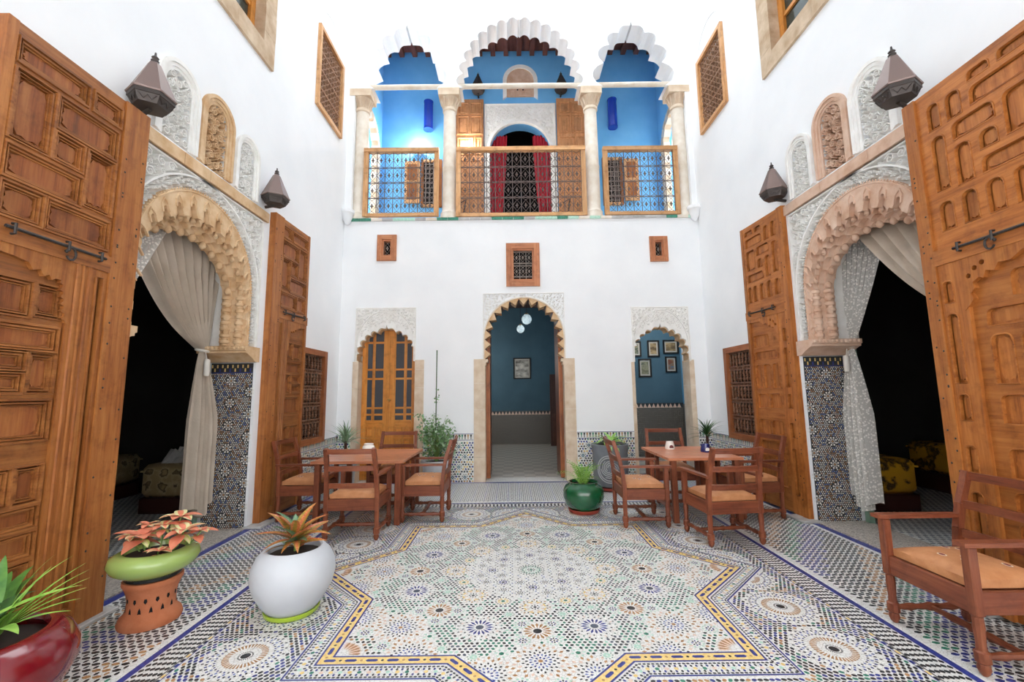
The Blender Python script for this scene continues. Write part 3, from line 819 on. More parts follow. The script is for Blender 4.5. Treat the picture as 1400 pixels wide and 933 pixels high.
for k in range(8):
    b = k*PI/4
    def pol(kind, r, da, clip=None):
        t = b+da*D2; put(kind, FC[0]+r*cos(t), FC[1]+r*sin(t), t, clip)
    pol('N', .33, 0); pol('S', .262, 22.5); pol('S', .432, 13.5); pol('S', .432, -13.5); pol('E', .592, 22.5); pol('C', .64, 0)
    pol('W', .758, 14); pol('W', .758, -14); pol('F', .866, 6.5); pol('F', .866, -6.5); pol('F', 1.053, 5.2); pol('F', 1.053, -5.2)
    pol('B', .945, 0); pol('A', .967, 22.5); pol('H', 1.198, 10.7); pol('H', 1.198, -10.7); pol('W', 1.264, 17.6, in_field); pol('W', 1.264, -17.6, in_field)
    pol('D', 1.25, 0); pol('D', 1.40, 12.2, in_field); pol('D', 1.40, -12.2, in_field); pol('F', 1.443, 4.3, in_field); pol('F', 1.443, -4.3, in_field)
    # fan in the point of the star
    t = b; r = 1.655; x, y = FC[0]+r*cos(t), FC[1]+r*sin(t); placed.append((x, y, .135))
    P = [(disc(0, 0, .042), GY)]
    for i in range(24):
        q = t+PI+(i-11.5)/24*PI*1.02
        P.append((kite(0, 0, q, .052, .128, .0095, .75), [BR, PK][i % 2]))
    P = [(pp, c) for pp, c in P if all(in_field(u+x, v+y) for u, v in pp)]
    link('corner_fan', polys_mesh('corner_fan', P), floor_root, (x, y, 0))
meds = []
in_mid = lambda x, y: level(x-FC[0], y-FC[1]) > 1.40 and max(abs(x-FC[0]), abs(y-FC[1])) < 2.035
for ax in range(4):
    for t in (-1.17, -.67, -.185, .185, .67, 1.17, 1.70):
        d = (1.71, t); c, s = (1, 0, -1, 0)[ax], (0, 1, 0, -1)[ax]
        dx, dy = d[0]*c-d[1]*s, d[0]*s+d[1]*c
        meds.append((FC[0]+dx, FC[1]+dy)); put('M', FC[0]+dx, FC[1]+dy, 0, in_mid)
grid = {}
for q in placed:
    for i in range(int((q[0]-q[2])//.25), int((q[0]+q[2])//.25)+1):
        for j in range(int((q[1]-q[2])//.25), int((q[1]+q[2])//.25)+1): grid.setdefault((i, j), []).append(q)
def free(x, y, m=0.006):
    for a, b, r in grid.get((int(x//.25), int(y//.25)), ()):
        if (a-x)**2+(b-y)**2 < (r+m)**2: return False
    return True
# ---- star field ground
rnd = random.Random(4)
polys = []; p = 0.0325; row = 0; y = FC[1]-1.72
while y < FC[1]+1.72:
    x = FC[0]-1.72+(p/2 if row % 2 else 0); col = 0
    while x < FC[0]+1.72:
        dx, dy = x-FC[0], y-FC[1]
        if level(dx, dy) < 1.172 and free(x, y) and not (math.hypot(dx, dy) < .54 and (row+col) % 2):
            r = math.hypot(dx, dy); a = math.atan2(dy, dx); fa = abs(((a/(PI/4))+.5) % 1-.5)*45
            g = BK
            if 1.04 < r < 1.36 and fa < 18: g = GR if (row+col) % 3 else BK
            elif 0.70 < r < 0.90 and fa < 14: g = GR if (row*2+col) % 4 == 0 else BK
            elif r > 1.36: g = [BK, GR, BK, BR][(row+col*2) % 4]
            elif r < .52: g = [BK, LB, GY][(row+col) % 3]
            else: g = rnd.choice((BK, BK, GY, MI, BK, GR))
            polys.append((hexa(x, y, a+(row+2*col) % 3*PI/3, .0128 if r > .54 else .0085, .0088 if r > .54 else .0050), g))
        x += p; col += 1
    y += p*.866; row += 1
# ---- ground between star and border
p = 0.031; row = 0; y = 0.6
while y < FC[1]+2.03:
    x = FC[0]-2.03+(p/2 if row % 2 else 0); col = 0
    while x < FC[0]+2.03:
        dx, dy = x-FC[0], y-FC[1]
        if max(abs(dx), abs(dy)) < 2.025 and level(dx, dy) > 1.405 and free(x, y, .004):
            g = rnd.choice((BK, BL, BK, BK, GR, BK, BL, BR, BK))
            mx, my = min(meds, key=lambda q: (q[0]-x)**2+(q[1]-y)**2)
            polys.append((hexa(x, y, math.atan2(y-my, x-mx)+PI/2, .0148, .0094), g))
        x += p; col += 1
    y += p*.866; row += 1
# ---- patterned border outside the yellow band
def oct_ring(a):
    o = []
    for k in range(8):
        t = k*PI/4; o.append((FC[0]+a*math.sqrt(2)*cos(t), FC[1]+a*math.sqrt(2)*sin(t)))
        t += PI/8; o.append((FC[0]+a/cos(PI/8)*cos(t), FC[1]+a/cos(PI/8)*sin(t)))
    return o
def along_ring(a, step, fn):
    R = oct_ring(a)
    for i in range(16):
        q0, q1 = R[i], R[(i+1) % 16]; L = math.hypot(q1[0]-q0[0], q1[1]-q0[1]); n = max(2, round(L/step)); an = math.atan2(q1[1]-q0[1], q1[0]-q0[0])
        for k in range(n):
            t = (k+.5)/n; fn(q0[0]+(q1[0]-q0[0])*t, q0[1]+(q1[1]-q0[1])*t, an, k, n)
for a, st, cs in ((1.288, .024, [BK]), (1.308, .03, [BL, BK]), (1.330, .052, [YE, GR, PK, YE, MI]), (1.352, .03, [BK, BL]), (1.372, .024, [BK])):
    along_ring(a, st, lambda x, y, an, k, n: polys.append((hexa(x, y, an+(PI/2 if len(cs) == 2 else 0), .0105 if len(cs) < 3 else .013, .0062 if len(cs) < 3 else .011), cs[k % len(cs)])) if y > .6 else None)
# ---- band between the two blue lines of the square
for ax in range(4):
    c, s = (1, 0, -1, 0)[ax], (0, 1, 0, -1)[ax]
    for j, d in enumerate((2.078, 2.104, 2.130, 2.156, 2.182, 2.208)):
        n = int(2*d/.048)
        for i in range(n):
            t = -d+(i+.5+(.5 if j % 2 else 0))*2*d/n
            dx, dy = d*c-t*s, d*s+t*c; x, y = FC[0]+dx, FC[1]+dy
            if y > .6 and y < 7.4: polys.append((hexa(x, y, ax*PI/2+PI/2, .0165, .0118, .35), BK))
    for i in range(90):
        t = -2.05+4.1*(i+.5)/90; d = 2.047
        x, y = FC[0]+d*c-t*s, FC[1]+d*s+t*c
        if y > .6: polys.append((hexa(x, y, ax*PI/2+PI/2, .017, .008, .8), [BL, BK, YE, BK][i % 4]))
# ---- outer field
p = 0.056
i0 = int((XL-.02-FC[0])/p); j0 = int((0.5-FC[1])/p)
for i in range(i0, int((XR-FC[0])/p)+1):
    for j in range(j0, int((7.48-FC[1])/p)+1):
        dx, dy = i*p, j*p
        if max(abs(dx), abs(dy)) < 2.30: continue
        x, y = FC[0]+dx, FC[1]+dy
        if x < XL+.10 or x > XR-.10 : continue
        g = [BK, BK, BL, BK, GR, BK, BR, BL][((i//2)*3+(j//3)*5) % 8]
        if dy > 2.28 and abs(dx) < 2.2:
            polys.append((hexa(x, y, PI/2, .020, .009, .4), [BK, GY, BL][(i) % 3])); polys.append((hexa(x+p/2, y+p/2, PI/2, .020, .008, .4), GY))
        else:
            polys.append((hexa(x, y, 0, .0250, .0135, .4), g)); polys.append((hexa(x+p/2, y+p/2, PI/2, .0165, .0095, .45), g if (i+j) % 2 else BK))
o = link('mosaic_pieces', polys_mesh('mosaic_pieces', polys), floor_root); o['kind'] = 'stuff'
# ---- bands of the star frame
def ring_band(name, a0, a1, mat, z=TZ):
    A, B = oct_ring(a0), oct_ring(a1); mb = MB()
    for i in range(16):
        j = (i+1) % 16; mb.add([(*A[i], z), (*B[i], z), (*B[j], z), (*A[j], z)], [(0, 1, 2, 3)])
    return mb.build(name, mat, floor_root)
ring_band('star_frame_line', 1.183, 1.195, 'z_blue'); ring_band('star_frame_line', 1.258, 1.270, 'z_blue'); ring_band('star_frame_line', 1.383, 1.394, 'z_blue')
ring_band('star_frame_band', 1.195, 1.258, 'z_yellow')
hx = MB(); hx.add([(a, b, 0) for a, b in hexa(0, 0, 0, .036, .0115, .7)], [tuple(range(6))]); hxm = hx.mesh('frame_hexagon', 'z_blue')
dt = []
def frame_piece(x, y, an, k, n):
    if y < .6: return
    if k % 2 == 0:
        o = link('frame_hexagon', hxm, floor_root, (x, y, TZ+.0008)); o.rotation_euler = (0, 0, an)
    else: dt.append((hexa(x, y, an, .009, .008), [BK, BR][(k//2) % 2]))
along_ring(1.2265, .062, frame_piece)
o = link('frame_dots', polys_mesh('frame_dots', dt, TZ+.0008), floor_root); o['kind'] = 'stuff'
def sq_line(d, w, mat, nm):
    mb = MB(); x, y = FC; z = TZ
    for (a, b, c, e) in ((x-d-w, x+d+w, y+d, y+d+w), (x-d-w, x-d, y-d, y+d), (x+d, x+d+w, y-d, y+d), (x-d-w, x+d+w, y-d-w, y-d)):
        mb.add([(a, c, z), (b, c, z), (b, e, z), (a, e, z)], [(0, 1, 2, 3)])
    mb.build(nm, mat, floor_root)
sq_line(2.225, .042, 'z_blue', 'border_line'); sq_line(2.058, .007, 'z_black', 'border_line'); sq_line(2.033, .006, 'z_blue', 'border_line')
mb = MB()
for a, b in ((XL, XL+.075), (XR-.075, XR)): mb.add([(a, .5, TZ), (b, .5, TZ), (b, YB, TZ), (a, YB, TZ)], [(0, 1, 2, 3)])
mb.add([(XL, YB-.07, TZ+.0003), (XR, YB-.07, TZ+.0003), (XR, YB, TZ+.0003), (XL, YB, TZ+.0003)], [(0, 1, 2, 3)])
mb.build('border_line', 'z_blue', floor_root)
# thresholds inside the side doorways and pivot stones
def tile_floor(name, c1, c2, sc):
    t = NT(name); v = t.coords((sc, sc, sc)); ch = t.node('ShaderNodeTexChecker'); ch.inputs['Scale'].default_value = 1
    ch.inputs['Color1'].default_value = lin(c1); ch.inputs['Color2'].default_value = lin(c2); t.link(v, ch.inputs['Vector'])
    t.link(ch.outputs['Color'], t.b.inputs['Base Color']); t.set(Roughness=0.4); MAT[name] = t.m
tile_floor('hall_tiles', '#c8c2b8', '#b3ada5', 5)
for S, s, X in (('left', -1, XL), ('right', 1, XR)):
    mb = MB(); a, b = sorted((X, X+s*WT)); mb.box(a, b, D_L0, D_L1, 0, .012)
    tag(mb.build('floor_threshold_%s' % S, 'terrazzo'), 'speckled stone threshold of the %s doorway' % S, 'threshold', kind='structure')
    P = []
    for i in range(46):
        for j in range(50):
            x = X+s*(WT+.05+i*.07); y = 1.5+j*.11
            P.append((hexa(x, y, 0, .026, .014), GY if (i+j) % 3 else BK)); P.append((hexa(x+.035, y+.055, PI/2, .026, .012), GY))
    o = link('floor_salon_tiles_%s' % S, polys_mesh('salon_tiles', P, .004)); o['kind'] = 'stuff'; o.parent = floor_root; o.name = 'salon_tiles'
shell('floor_hall', 'hall_tiles', [(HX0-.2, HX1+.15, 7.9, HY+.2, -.1, 0.0)], 'pale stone tiled floor of the hall behind the centre doorway', 'floor')
shell('floor_study', 'hall_tiles', [(RX0+.01, RX1+.2, 7.9, RY+.2, -.1, 0.0)], 'tiled floor of the small room behind the right doorway', 'floor')
shell('floor_store', 'hall_tiles', [(-3.6, -1.76, 7.9, 9.1, -.1, 0.0)], 'floor behind the glazed orange door', 'floor')
for S, x, y in (('near left', -2.93, 3.10), ('far left', -2.98, 5.20), ('near right', 3.20, 3.14), ('far right', 3.36, 5.17)):
    mb = MB(); mb.cbox(x-.11, x+.11, y-.15, y+.15, 0, .028, .006)
    tag(mb.build('pivot_stone', 'marble_grey'), 'flat grey stone under the pivot of the %s door leaf' % S, 'stone', 'pivot stones')

# ================================================================ wall zellij
def zellij_wall(name, fr, u0, u1, v0, v1, label, dark=False, border=True, w=-0.012):
    root = tag(empty(name), label, 'tile panel', kind='structure')
    mb = MB(); mb.prism([rect(u0, u1, v0, v1)], w, 0.001, fr); mb.build('panel_bed', 'z_black' if dark else 'z_white', root)
    F = lambda p: [fr(a, b, w-.0015) for a, b in p]
    mb = MB(); fl = []
    vt = v1-(.115 if border else 0)
    if dark:
        pv = .21; k = 0; v = v0+.12; uc = (u0+u1)/2
        while v < vt-.06:
            for q in ([uc] if k % 2 == 0 else [u0+.02, u1-.02]): fl.append((q, v))
            v += pv/1.0*.62; k += 1
        p = .0235
    else:
        p = .046
        v = v0+.09; k = 0
        while v < vt-.04:
            u = u0+.09+(.105 if k % 2 else 0)
            while u < u1-.05: fl.append((u, v)); u += .21
            v += .17; k += 1
    R = .056 if dark else .058
    rz = random.Random(int(abs(u0)*100))
    row = 0; v = v0+p*.5
    while v < vt-.008:
        u = u0+p*.5+(p/2 if row % 2 else 0); col = 0
        while u < u1-.006:
            if all((a-u)**2+(b-v)**2 > (R+.004)**2 for a, b in fl):
                if dark: mb.add(F(hexa(u, v, (row+col) % 3*PI/3, .0105, .0052)), [tuple(range(6))], rz.choice((WH, WH, WH, BR, WH, LB, PK)))
                else: mb.add(F(hexa(u, v, (row+col) % 3*PI/3, .0195, .0125)), [tuple(range(6))], rz.choice((BL, BK, GR, BK, YE, BL, BK, BR)))
            u += p; col += 1
        v += p*.866; row += 1
    for (a, b) in fl:
        if dark:
            mb.add(F(disc(a, b, .010, 8)), [tuple(range(8))], BR)
            for q in petals(8, .012, .028, .0070, WH)+petals(8, .026, .056, .0125, WH, .5): mb.add(F([(x+a, y+b) for x, y in q[0]]), [tuple(range(len(q[0])))], q[1])
        else:
            for q in petals(8, .005, .030, .009, [BL, GR])+ring_dots(8, .046, .010, .007, BK, .5): mb.add(F([(x+a, y+b) for x, y in q[0]]), [tuple(range(len(q[0])))], q[1])
    if border:
        b0 = vt
        mb.add(F(rect(u0, u1, b0, b0+.008)), [(0, 1, 2, 3)], BL); mb.add(F(rect(u0, u1, v1-.012, v1-.004)), [(0, 1, 2, 3)], BK if dark else BL)
        u = u0+.006; k = 0; st = .030 if dark else .05
        while u+st*.8 < u1:
            c = [BK, YE, BK, BL][k % 4] if dark else [BK, GR, BK, BR][k % 4]
            if dark:
                mb.add(F(rect(u, u+st*.55, b0+.015, b0+.055)), [(0, 1, 2, 3)], c); mb.add(F(rect(u, u+st*.55, b0+.060, v1-.018)), [(0, 1, 2, 3)], [YE, BK][k % 2])
            else: mb.add(F([(u, v1-.018), (u+st*.72, v1-.018), (u+st*.5, b0+.045), (u+st*.5, b0+.016), (u+st*.22, b0+.016), (u+st*.22, b0+.045)]), [tuple(range(6))], c)
            u += st; k += 1
    o = mb.build('tile_mosaic', GL, root); o['kind'] = 'stuff'
    return root
# jamb panels of the side doorways (facing the viewer)
zellij_wall('trim_20', lambda u, v, w: (u, D_L1+w, v), XL-.52, XL-.03, 0.0, 1.89, 'dark star-patterned tile panel on the far jamb of the left doorway', True)
zellij_wall('trim_21', lambda u, v, w: (u, D_L1+w, v), XR+.03, XR+.52, 0.0, 1.89, 'dark star-patterned tile panel on the far jamb of the right doorway', True)
zellij_wall('trim_22', fr_back, -1.548, -0.682, 0, 0.82, 'colourful tile dado left of the centre doorway')
zellij_wall('trim_23', fr_back, 1.10, 2.085, 0, 0.83, 'colourful tile dado right of the centre doorway')
zellij_wall('trim_24', fr_back, XL, -2.805, 0, 0.82, 'narrow tile dado in the left back corner')
zellij_wall('trim_25', fr_back, 3.195, XR, 0, 0.82, 'narrow tile dado in the right back corner')
zellij_wall('trim_26', fr_left, 5.9, YB, 0, 0.80, 'tile dado along the left wall under the low lattice window')
zellij_wall('trim_27', fr_right, 5.9, YB, 0, 0.80, 'tile dado along the right wall under the low lattice window')
# dark tiled dados indoors, too far to tell tiles apart
def far_tiles():
    t = NT('far_tiles'); v = t.coords((1, 1, 1))
    vo = t.node('ShaderNodeTexVoronoi'); vo.inputs['Scale'].default_value = 22; vo.inputs['Randomness'].default_value = 0.25; t.link(v, vo.inputs['Vector'])
    t.link(t.ramp(vo.outputs['Distance'], [(0.18, lin('#6d675f')), (0.42, lin('#4a453f')), (0.6, lin('#8c857b'))]), t.b.inputs['Base Color']); t.set(Roughness=0.4); MAT['far_tiles'] = t.m
far_tiles()
def far_dado(name, box, label, tri):
    root = tag(empty(name), label, 'tile dado', kind='structure'); mb = MB(); mb.box(*box); mb.build('tile_face', 'far_tiles', root)
    x0, x1, y0, y1, z0, z1 = box; mb = MB()
    if tri:
        x = x0
        while x < x1-.05:
            mb.add([(x, y0-.003, z1), (x+.05, y0-.003, z1+.10), (x-.0+.1, y0-.003, z1)], [(0, 1, 2)]); x += .1
        mb.box(x0, x1, y0, y1, z1, z1+.11, 1)
    mb.build('merlon_border', ['z_pink', 'z_black'], root)
far_dado('trim_28', (HX0, HX1, HY-.015, HY-.001, 0, .86), 'dark tile dado on the end wall of the hall', True)
far_dado('trim_29', (RX0, RX1, RY-.015, RY-.001, 0, 1.12), 'dark tile dado under the pictures in the small right room', True)
mb = MB(); mb.box(RX1-.015, RX1-.001, YB+BT, RY, 0, 1.2); tag(mb.build('trim_30', 'far_tiles'), 'dark tile dado on the side wall of the small right room', 'tile dado', kind='structure')
mb = MB(); mb.box(HX1-.015, HX1-.001, YB+BT, HY, 0, .95); tag(mb.build('trim_31', 'far_tiles'), 'dark tile dado on the right wall of the hall', 'tile dado', kind='structure')
# ================================================================ the four tall door leaves
def cartouche(u0, u1, z0, z1, i=0.022):
    """carved field with bracketed ends"""
    a, b, c, d = u0+i, u1-i, z0+i, z1-i; w, h = b-a, d-c
    if w >= h:
        e = min(.04, w*.18)
        L = [(a, (c+d)/2), (a+e*.35, c+h*.30), (a+e*.2, c+h*.16), (a+e, c+h*.05), (a+e*1.3, c)]
        R = [(b-e*1.3, c), (b-e, c+h*.05), (b-e*.2, c+h*.16), (b-e*.35, c+h*.30), (b, (c+d)/2)]
        lo = L+R; up = [(x, c+d-y) for x, y in reversed(lo[1:-1])]
        return lo+up
    e = min(.04, h*.16)
    B = [((a+b)/2, c), (b-w*.30, c+e*.35), (b-w*.16, c+e*.2), (b-w*.05, c+e), (b, c+e*1.3)]
    T = [(b, d-e*1.3), (b-w*.05, d-e), (b-w*.16, d-e*.2), (b-w*.30, d-e*.35), ((a+b)/2, d)]
    r = B+T; l = [(a+b-x, y) for x, y in reversed(r[1:-1])]
    return r+l
def round_rect(u0, u1, z0, z1, r):
    r = min(r, (u1-u0)*.42, (z1-z0)*.42); P = []
    for cx, cy, a in ((u1-r, z1-r, 0), (u0+r, z1-r, PI/2)):
        for k in range(6): t = a+PI/2*k/5; P.append((cx+r*cos(t), cy+r*sin(t)))
    return P+[(u0, z0), (u1, z0)]
PL_UP = [(.47,.885,3.475,3.62),(.225,.43,3.475,3.62),(.66,.885,3.0,3.43),(.235,.64,3.215,3.43),(.46,.64,3.0,3.185),(.235,.43,2.79,3.185),(.45,.885,2.77,2.965),(.66,.885,2.54,2.74),(.235,.64,2.54,2.74)]
PL_LO = [(.475,.625,2.0,2.20),(.645,.87,1.985,2.20),(.475,.87,1.79,1.94),(.64,.87,1.665,1.775),(.64,.87,1.535,1.65),(.475,.62,1.535,1.775),(.475,.87,1.25,1.49),(.475,.62,.885,1.10),(.64,.87,.885,1.10),(.475,.87,.735,.865),(.475,.87,.565,.715),(.475,.66,.29,.545),(.68,.87,.29,.545)]
PR_UP = [(.17,.27,3.39,3.60),(.31,.42,3.39,3.59),(.47,.62,3.57,3.65),(.66,.86,3.57,3.65),(.47,.86,3.40,3.535),(.33,.61,3.23,3.365),(.65,.86,3.07,3.36),(.17,.28,2.92,3.34),(.325,.44,2.90,3.195),(.49,.61,3.06,3.195),(.485,.86,2.90,3.02),(.17,.28,2.62,2.84),(.33,.44,2.62,2.85),(.49,.60,2.62,2.85),(.65,.75,2.62,2.85),(.78,.87,2.62,2.85)]
PR_LO = [(.12,.20,2.10,2.27),(.12,.21,1.53,2.03),(.125,.21,1.27,1.46),(.125,.21,.92,1.11),(.125,.21,.25,.80)]
PR_WI = [(.53,.87,2.07,2.25),(.36,.87,1.90,2.025),(.365,.50,1.52,1.85),(.54,.69,1.52,1.85),(.73,.87,1.52,1.85),(.37,.60,1.26,1.46),(.64,.87,1.26,1.46),(.37,.60,.92,1.12),(.64,.87,.92,1.12),(.37,.87,.72,.85),(.37,.60,.30,.66),(.64,.87,.30,.66)]
LW = 0.955
def leaf(num, fr, ztop, typ, label):
    root = tag(empty('door_%d' % num), label, 'door', kind='structure')
    wd, wx, wp = ('wood_door', 'wood_door_cross', 'wood_panel') if typ == 'L' else ('wood_door_r', 'wood_door_r_cross', 'wood_door_r')
    dz = ztop-3.71
    up = [(a, b, c+dz, d+dz) for a, b, c, d in (PL_UP if typ == 'L' else PR_UP)]
    zr = 2.50+dz
    st = 0.205 if typ == 'L' else 0.10
    z0 = 0.03
    mb = MB(); mb.prism([rect(0, st, z0, ztop)], -0.012, 0.085, fr); mb.build('pivot_stile', wd, root)
    mb = MB(); mb.prism([rect(0.90, LW, z0, ztop)], 0.0, 0.085, fr); mb.build('free_stile', wd, root)
    mb = MB(); mb.prism([rect(st, 0.90, z0+.001, ztop-.001)], 0.045, 0.078, fr); mb.build('backboard', wp, root)
    hole = (lambda p: round_rect(*p, .05)) if typ == 'R' else (lambda p: rect(*p))
    mb = MB(); mb.prism([rect(st, .90, zr, ztop)]+[hole(p) for p in up], 0.006, 0.045, fr); mb.build('upper_frame', wx, root)
    mb = MB(); mb.prism([rect(st, LW-.003, zr-.115, zr)], -0.012, 0.045, fr); mb.build('lock_rail', wx, root)
    def panel(p, w0, raised=True):
        a, b, c, d = p
        q = MB(); q.prism([rect(a+.004, b-.004, c+.004, d-.004)], w0+.030, w0+.045, fr); pn = q.build('panel', wp, root)
        q = MB()
        if typ == 'L':
            for k, (i, hw, wt) in enumerate(((-.004, .013, -.012), (.016, .010, -.002), (.030, .007, .010))):
                ribbon(q, rect(a+i, b-i, c+i, d-i), hw, w0+wt, w0+wt+.022, fr, closed=True)
            q.build('moulding', wx, pn); i = .046
        else:
            rr = round_rect(a+.004, b-.004, c+.004, d-.004, .045)
            ribbon(q, rr, .007, w0-.004, w0+.02, fr, closed=True); q.build('moulding', wx, pn); i = .022
        if raised and b-a > .07 and d-c > .05:
            q = MB(); q.prism([cartouche(a+i*.5, b-i*.5, c+i*.5, d-i*.5, .012)], w0+.017, w0+.031, fr); q.build('raised_field', wp, pn)
    for p in up: panel(p, 0.006)
    # lower part: jamb of the wicket and the wicket door set back
    if typ == 'L':
        wu = .455; zt = zr-.115
        lo = [(.232, .292, .16, zt-.05)]
        mb = MB(); mb.prism([rect(st, wu, z0, zt), rect(*lo[0])], 0.0, 0.045, fr); mb.build('wicket_jamb', wd, root)
        q = MB(); q.prism([rect(.234, .290, .162, zt-.052)], .028, .045, fr); q.build('panel', wp, root)
        q = MB(); ribbon(q, rect(.236, .288, .165, zt-.055), .010, -.006, .02, fr, closed=True); ribbon(q, [(.335, z0+.05), (.335, zt)], .010, -.010, .0, fr); ribbon(q, [(.375, z0+.05), (.375, zt)], .008, -.008, .0, fr); ribbon(q, [(.415, z0+.05), (.415, zt)], .010, -.010, .0, fr); q.build('jamb_moulding', wd, root)
        pl = [(a, b, c, min(d, zt-.08)) for a, b, c, d in PL_LO]
        mb = MB(); mb.prism([rect(wu, .90, z0, zt)]+[rect(*p) for p in pl], 0.022, 0.06, fr); mb.build('wicket_frame', wx, root)
        for p in pl: panel(p, 0.022)
        # scalloped arch head of the wicket
        P = [(wu-.02, zt), (wu-.02, zt-.42), (wu+.004, zt-.40)]
        for k in range(6):
            c0 = zt-.40+k*.045
            P += [(wu+.012+.006*k, c0+.012), (wu+.034+.006*k, c0+.022), (wu+.016+.008*k, c0+.040)]
        P += [(wu+.09, zt-.135), (wu+.11, zt-.15), (wu+.13, zt-.12), (wu+.16, zt-.14), (wu+.18, zt-.10), (wu+.22, zt-.115), (wu+.25, zt-.075), (wu+.33, zt-.06), (.90, zt-.05), (.90, zt)]
        mb = MB(); mb.prism([clean(P)], -0.004, 0.022, fr); mb.build('arch_head', wd, root)
    else:
        wu = .285; zt = zr-.115
        mb = MB(); mb.prism([rect(st, wu, z0, zt)]+[round_rect(*p, .04) for p in PR_LO], 0.0, 0.045, fr); mb.build('wicket_jamb', wd, root)
        for p in PR_LO: panel(p, 0.0)
        pl = PR_WI
        mb = MB(); mb.prism([rect(wu, .90, z0, zt)]+[round_rect(*p, .05) for p in pl], 0.026, 0.06, fr); mb.build('wicket_frame', wx, root)
        for p in pl: panel(p, 0.026)
        P = [(wu-.02, zt), (wu-.02, zt-.36), (wu+.012, zt-.33), (wu+.045, zt-.29), (wu+.03, zt-.25), (wu+.06, zt-.22), (wu+.05, zt-.18), (wu+.09, zt-.155), (wu+.12, zt-.165), (wu+.14, zt-.12), (wu+.19, zt-.135), (wu+.22, zt-.09), (wu+.29, zt-.095), (wu+.36, zt-.05), (.90, zt-.035), (.90, zt)]
        hs = [[(x+.018*cos(2*PI*k/8), y+.018*sin(2*PI*k/8)) for k in range(8)] for x, y in ((wu+.03, zt-.13), (wu+.075, zt-.085), (wu+.125, zt-.06))]
        mb = MB(); mb.prism([clean(P)]+hs, -0.006, 0.026, fr); mb.build('pierced_bracket', wd, root)
    # iron latch
    z = zr-.03
    mb = MB()
    F = lambda u, v, w: fr(u, v, w)
    mb.tube([F(.26, z-.002, -.028), F(.55, z, -.03), F(.86, z+.004, -.028)], .010, 6)
    mb.tube([F(.50+.03*cos(t), z-.045+.04*sin(t), -.035) for t in [i*PI/6 for i in range(12)]], .007, 6)
    for u in (.30, .52, .82): mb.tube([F(u, z-.03, -.016), F(u, z-.03, -.04), F(u, z+.03, -.04), F(u, z+.03, -.016)], .008, 6)
    mb.build('iron_latch', 'iron', root)
    mb = MB(); r = random.Random(num)
    for k in range(34):
        u = r.choice((.03, .17 if typ == 'L' else .08)); zz = .2+(ztop-.4)*r.random()
        beads(mb, [(u, zz)], .008, fr, -.012)
    mb.build('nail_heads', 'iron', root)
leaf(1, lambda u, v, w: (-2.872-w, 3.165-u, v), 3.71, 'L', 'tall panelled wooden door leaf folded open at the near left, cut by the picture edge')
leaf(2, lambda u, v, w: (-2.985-w+.03*u, 5.19+u*.93, v), 3.82, 'L', 'tall panelled wooden door leaf folded open against the left wall beside the far chair')
leaf(3, lambda u, v, w: (3.145+w-.03*u, 3.170-u, v), 3.715, 'R', 'tall panelled wooden door leaf folded open at the near right behind the big armchair')
leaf(4, lambda u, v, w: (3.385+w-.07*u, 5.10+u*.90, v), 3.79, 'R', 'tall panelled wooden door leaf folded open against the right wall beside the far chair')

# ================================================================ lanterns on the walls
def lantern(x, y, z, s, label, grp, dark=False):
    root = tag(empty('wall_lantern', (x, y, z)), label, 'lantern', grp)
    def hexl(prof): q = MB(); q.lathe([(r*s, h*s) for r, h in prof], 6, ph=PI/6); return q
    hexl([(.06, -.125), (.15, -.12), (.19, -.045), (.20, -.04), (.20, 0.0)]).build('bowl', 'copper_dark', root)
    q = MB()
    for k in range(6):
        t0, t1 = PI/6+k*PI/3, PI/6+(k+1)*PI/3; r0, r1 = .152*s, .186*s
        pts = [((r0+(r1-r0)*h)*(cos(t0)*(1-f)+cos(t1)*f)*1.03, (r0+(r1-r0)*h)*(sin(t0)*(1-f)+sin(t1)*f)*1.03, (-.112+.06*h)*s) for f, h in ((.1, .9), (.3, .2), (.5, .8), (.7, .2), (.9, .9))]
        q.tube(pts, .007*s, 4)
    q.build('pierced_band', 'copper_dark', root)
    hexl([(.21, -.002), (.215, .012), (.205, .02), (.055, .375), (.045, .385)]).build('cone', 'copper_dark' if dark else 'copper_brown', root)
    q = MB(); q.lathe([(.045*s, .383*s), (.03*s, .40*s), (.038*s, .415*s), (.022*s, .435*s), (.034*s, .45*s), (.012*s, .475*s), (.008*s, .51*s)], 10); q.build('finial', 'copper_dark', root, smooth=True)
    return root
def bracket(root, pts):
    q = MB(); q.tube(pts, .018, 6); q.build('bracket', 'iron', root)
l = lantern(-2.885, 3.18, 3.90, 0.78, 'big brown metal lantern above the near left door leaf', 'wall lanterns'); bracket(l, [(-.16, .05, -.12), (-.08, .02, -.13), (0, 0, -.10)])
l = lantern(-2.90, 5.02, 3.93, 0.76, 'brown metal lantern above the far left door leaf', 'wall lanterns'); bracket(l, [(-.12, 0, -.12), (0, 0, -.10)])
l = lantern(3.185, 3.24, 3.93, 0.78, 'big brown metal lantern above the near right door leaf', 'wall lanterns'); bracket(l, [(.24, .05, -.12), (.08, .02, -.13), (0, 0, -.10)])
l = lantern(3.28, 5.06, 3.95, 0.76, 'brown metal lantern above the far right door leaf', 'wall lanterns'); bracket(l, [(.14, 0, -.12), (0, 0, -.10)])
l = lantern(-0.72, GALY-.17, 8.52, 0.80, 'dark lantern above the left wooden leaf of the gallery door', 'gallery lanterns', True); bracket(l, [(0, .17, -.1), (0, 0, -.1)])
l = lantern(1.21, GALY-.17, 8.52, 0.80, 'dark lantern above the right wooden leaf of the gallery door', 'gallery lanterns', True); bracket(l, [(0, .17, -.1), (0, 0, -.1)])
wood('wood_pale_r', '#b8754f', '#c98a63', '#8f5537'); wood('wood_pale_r_x', '#b8754f', '#c98a63', '#8f5537', axis=0)
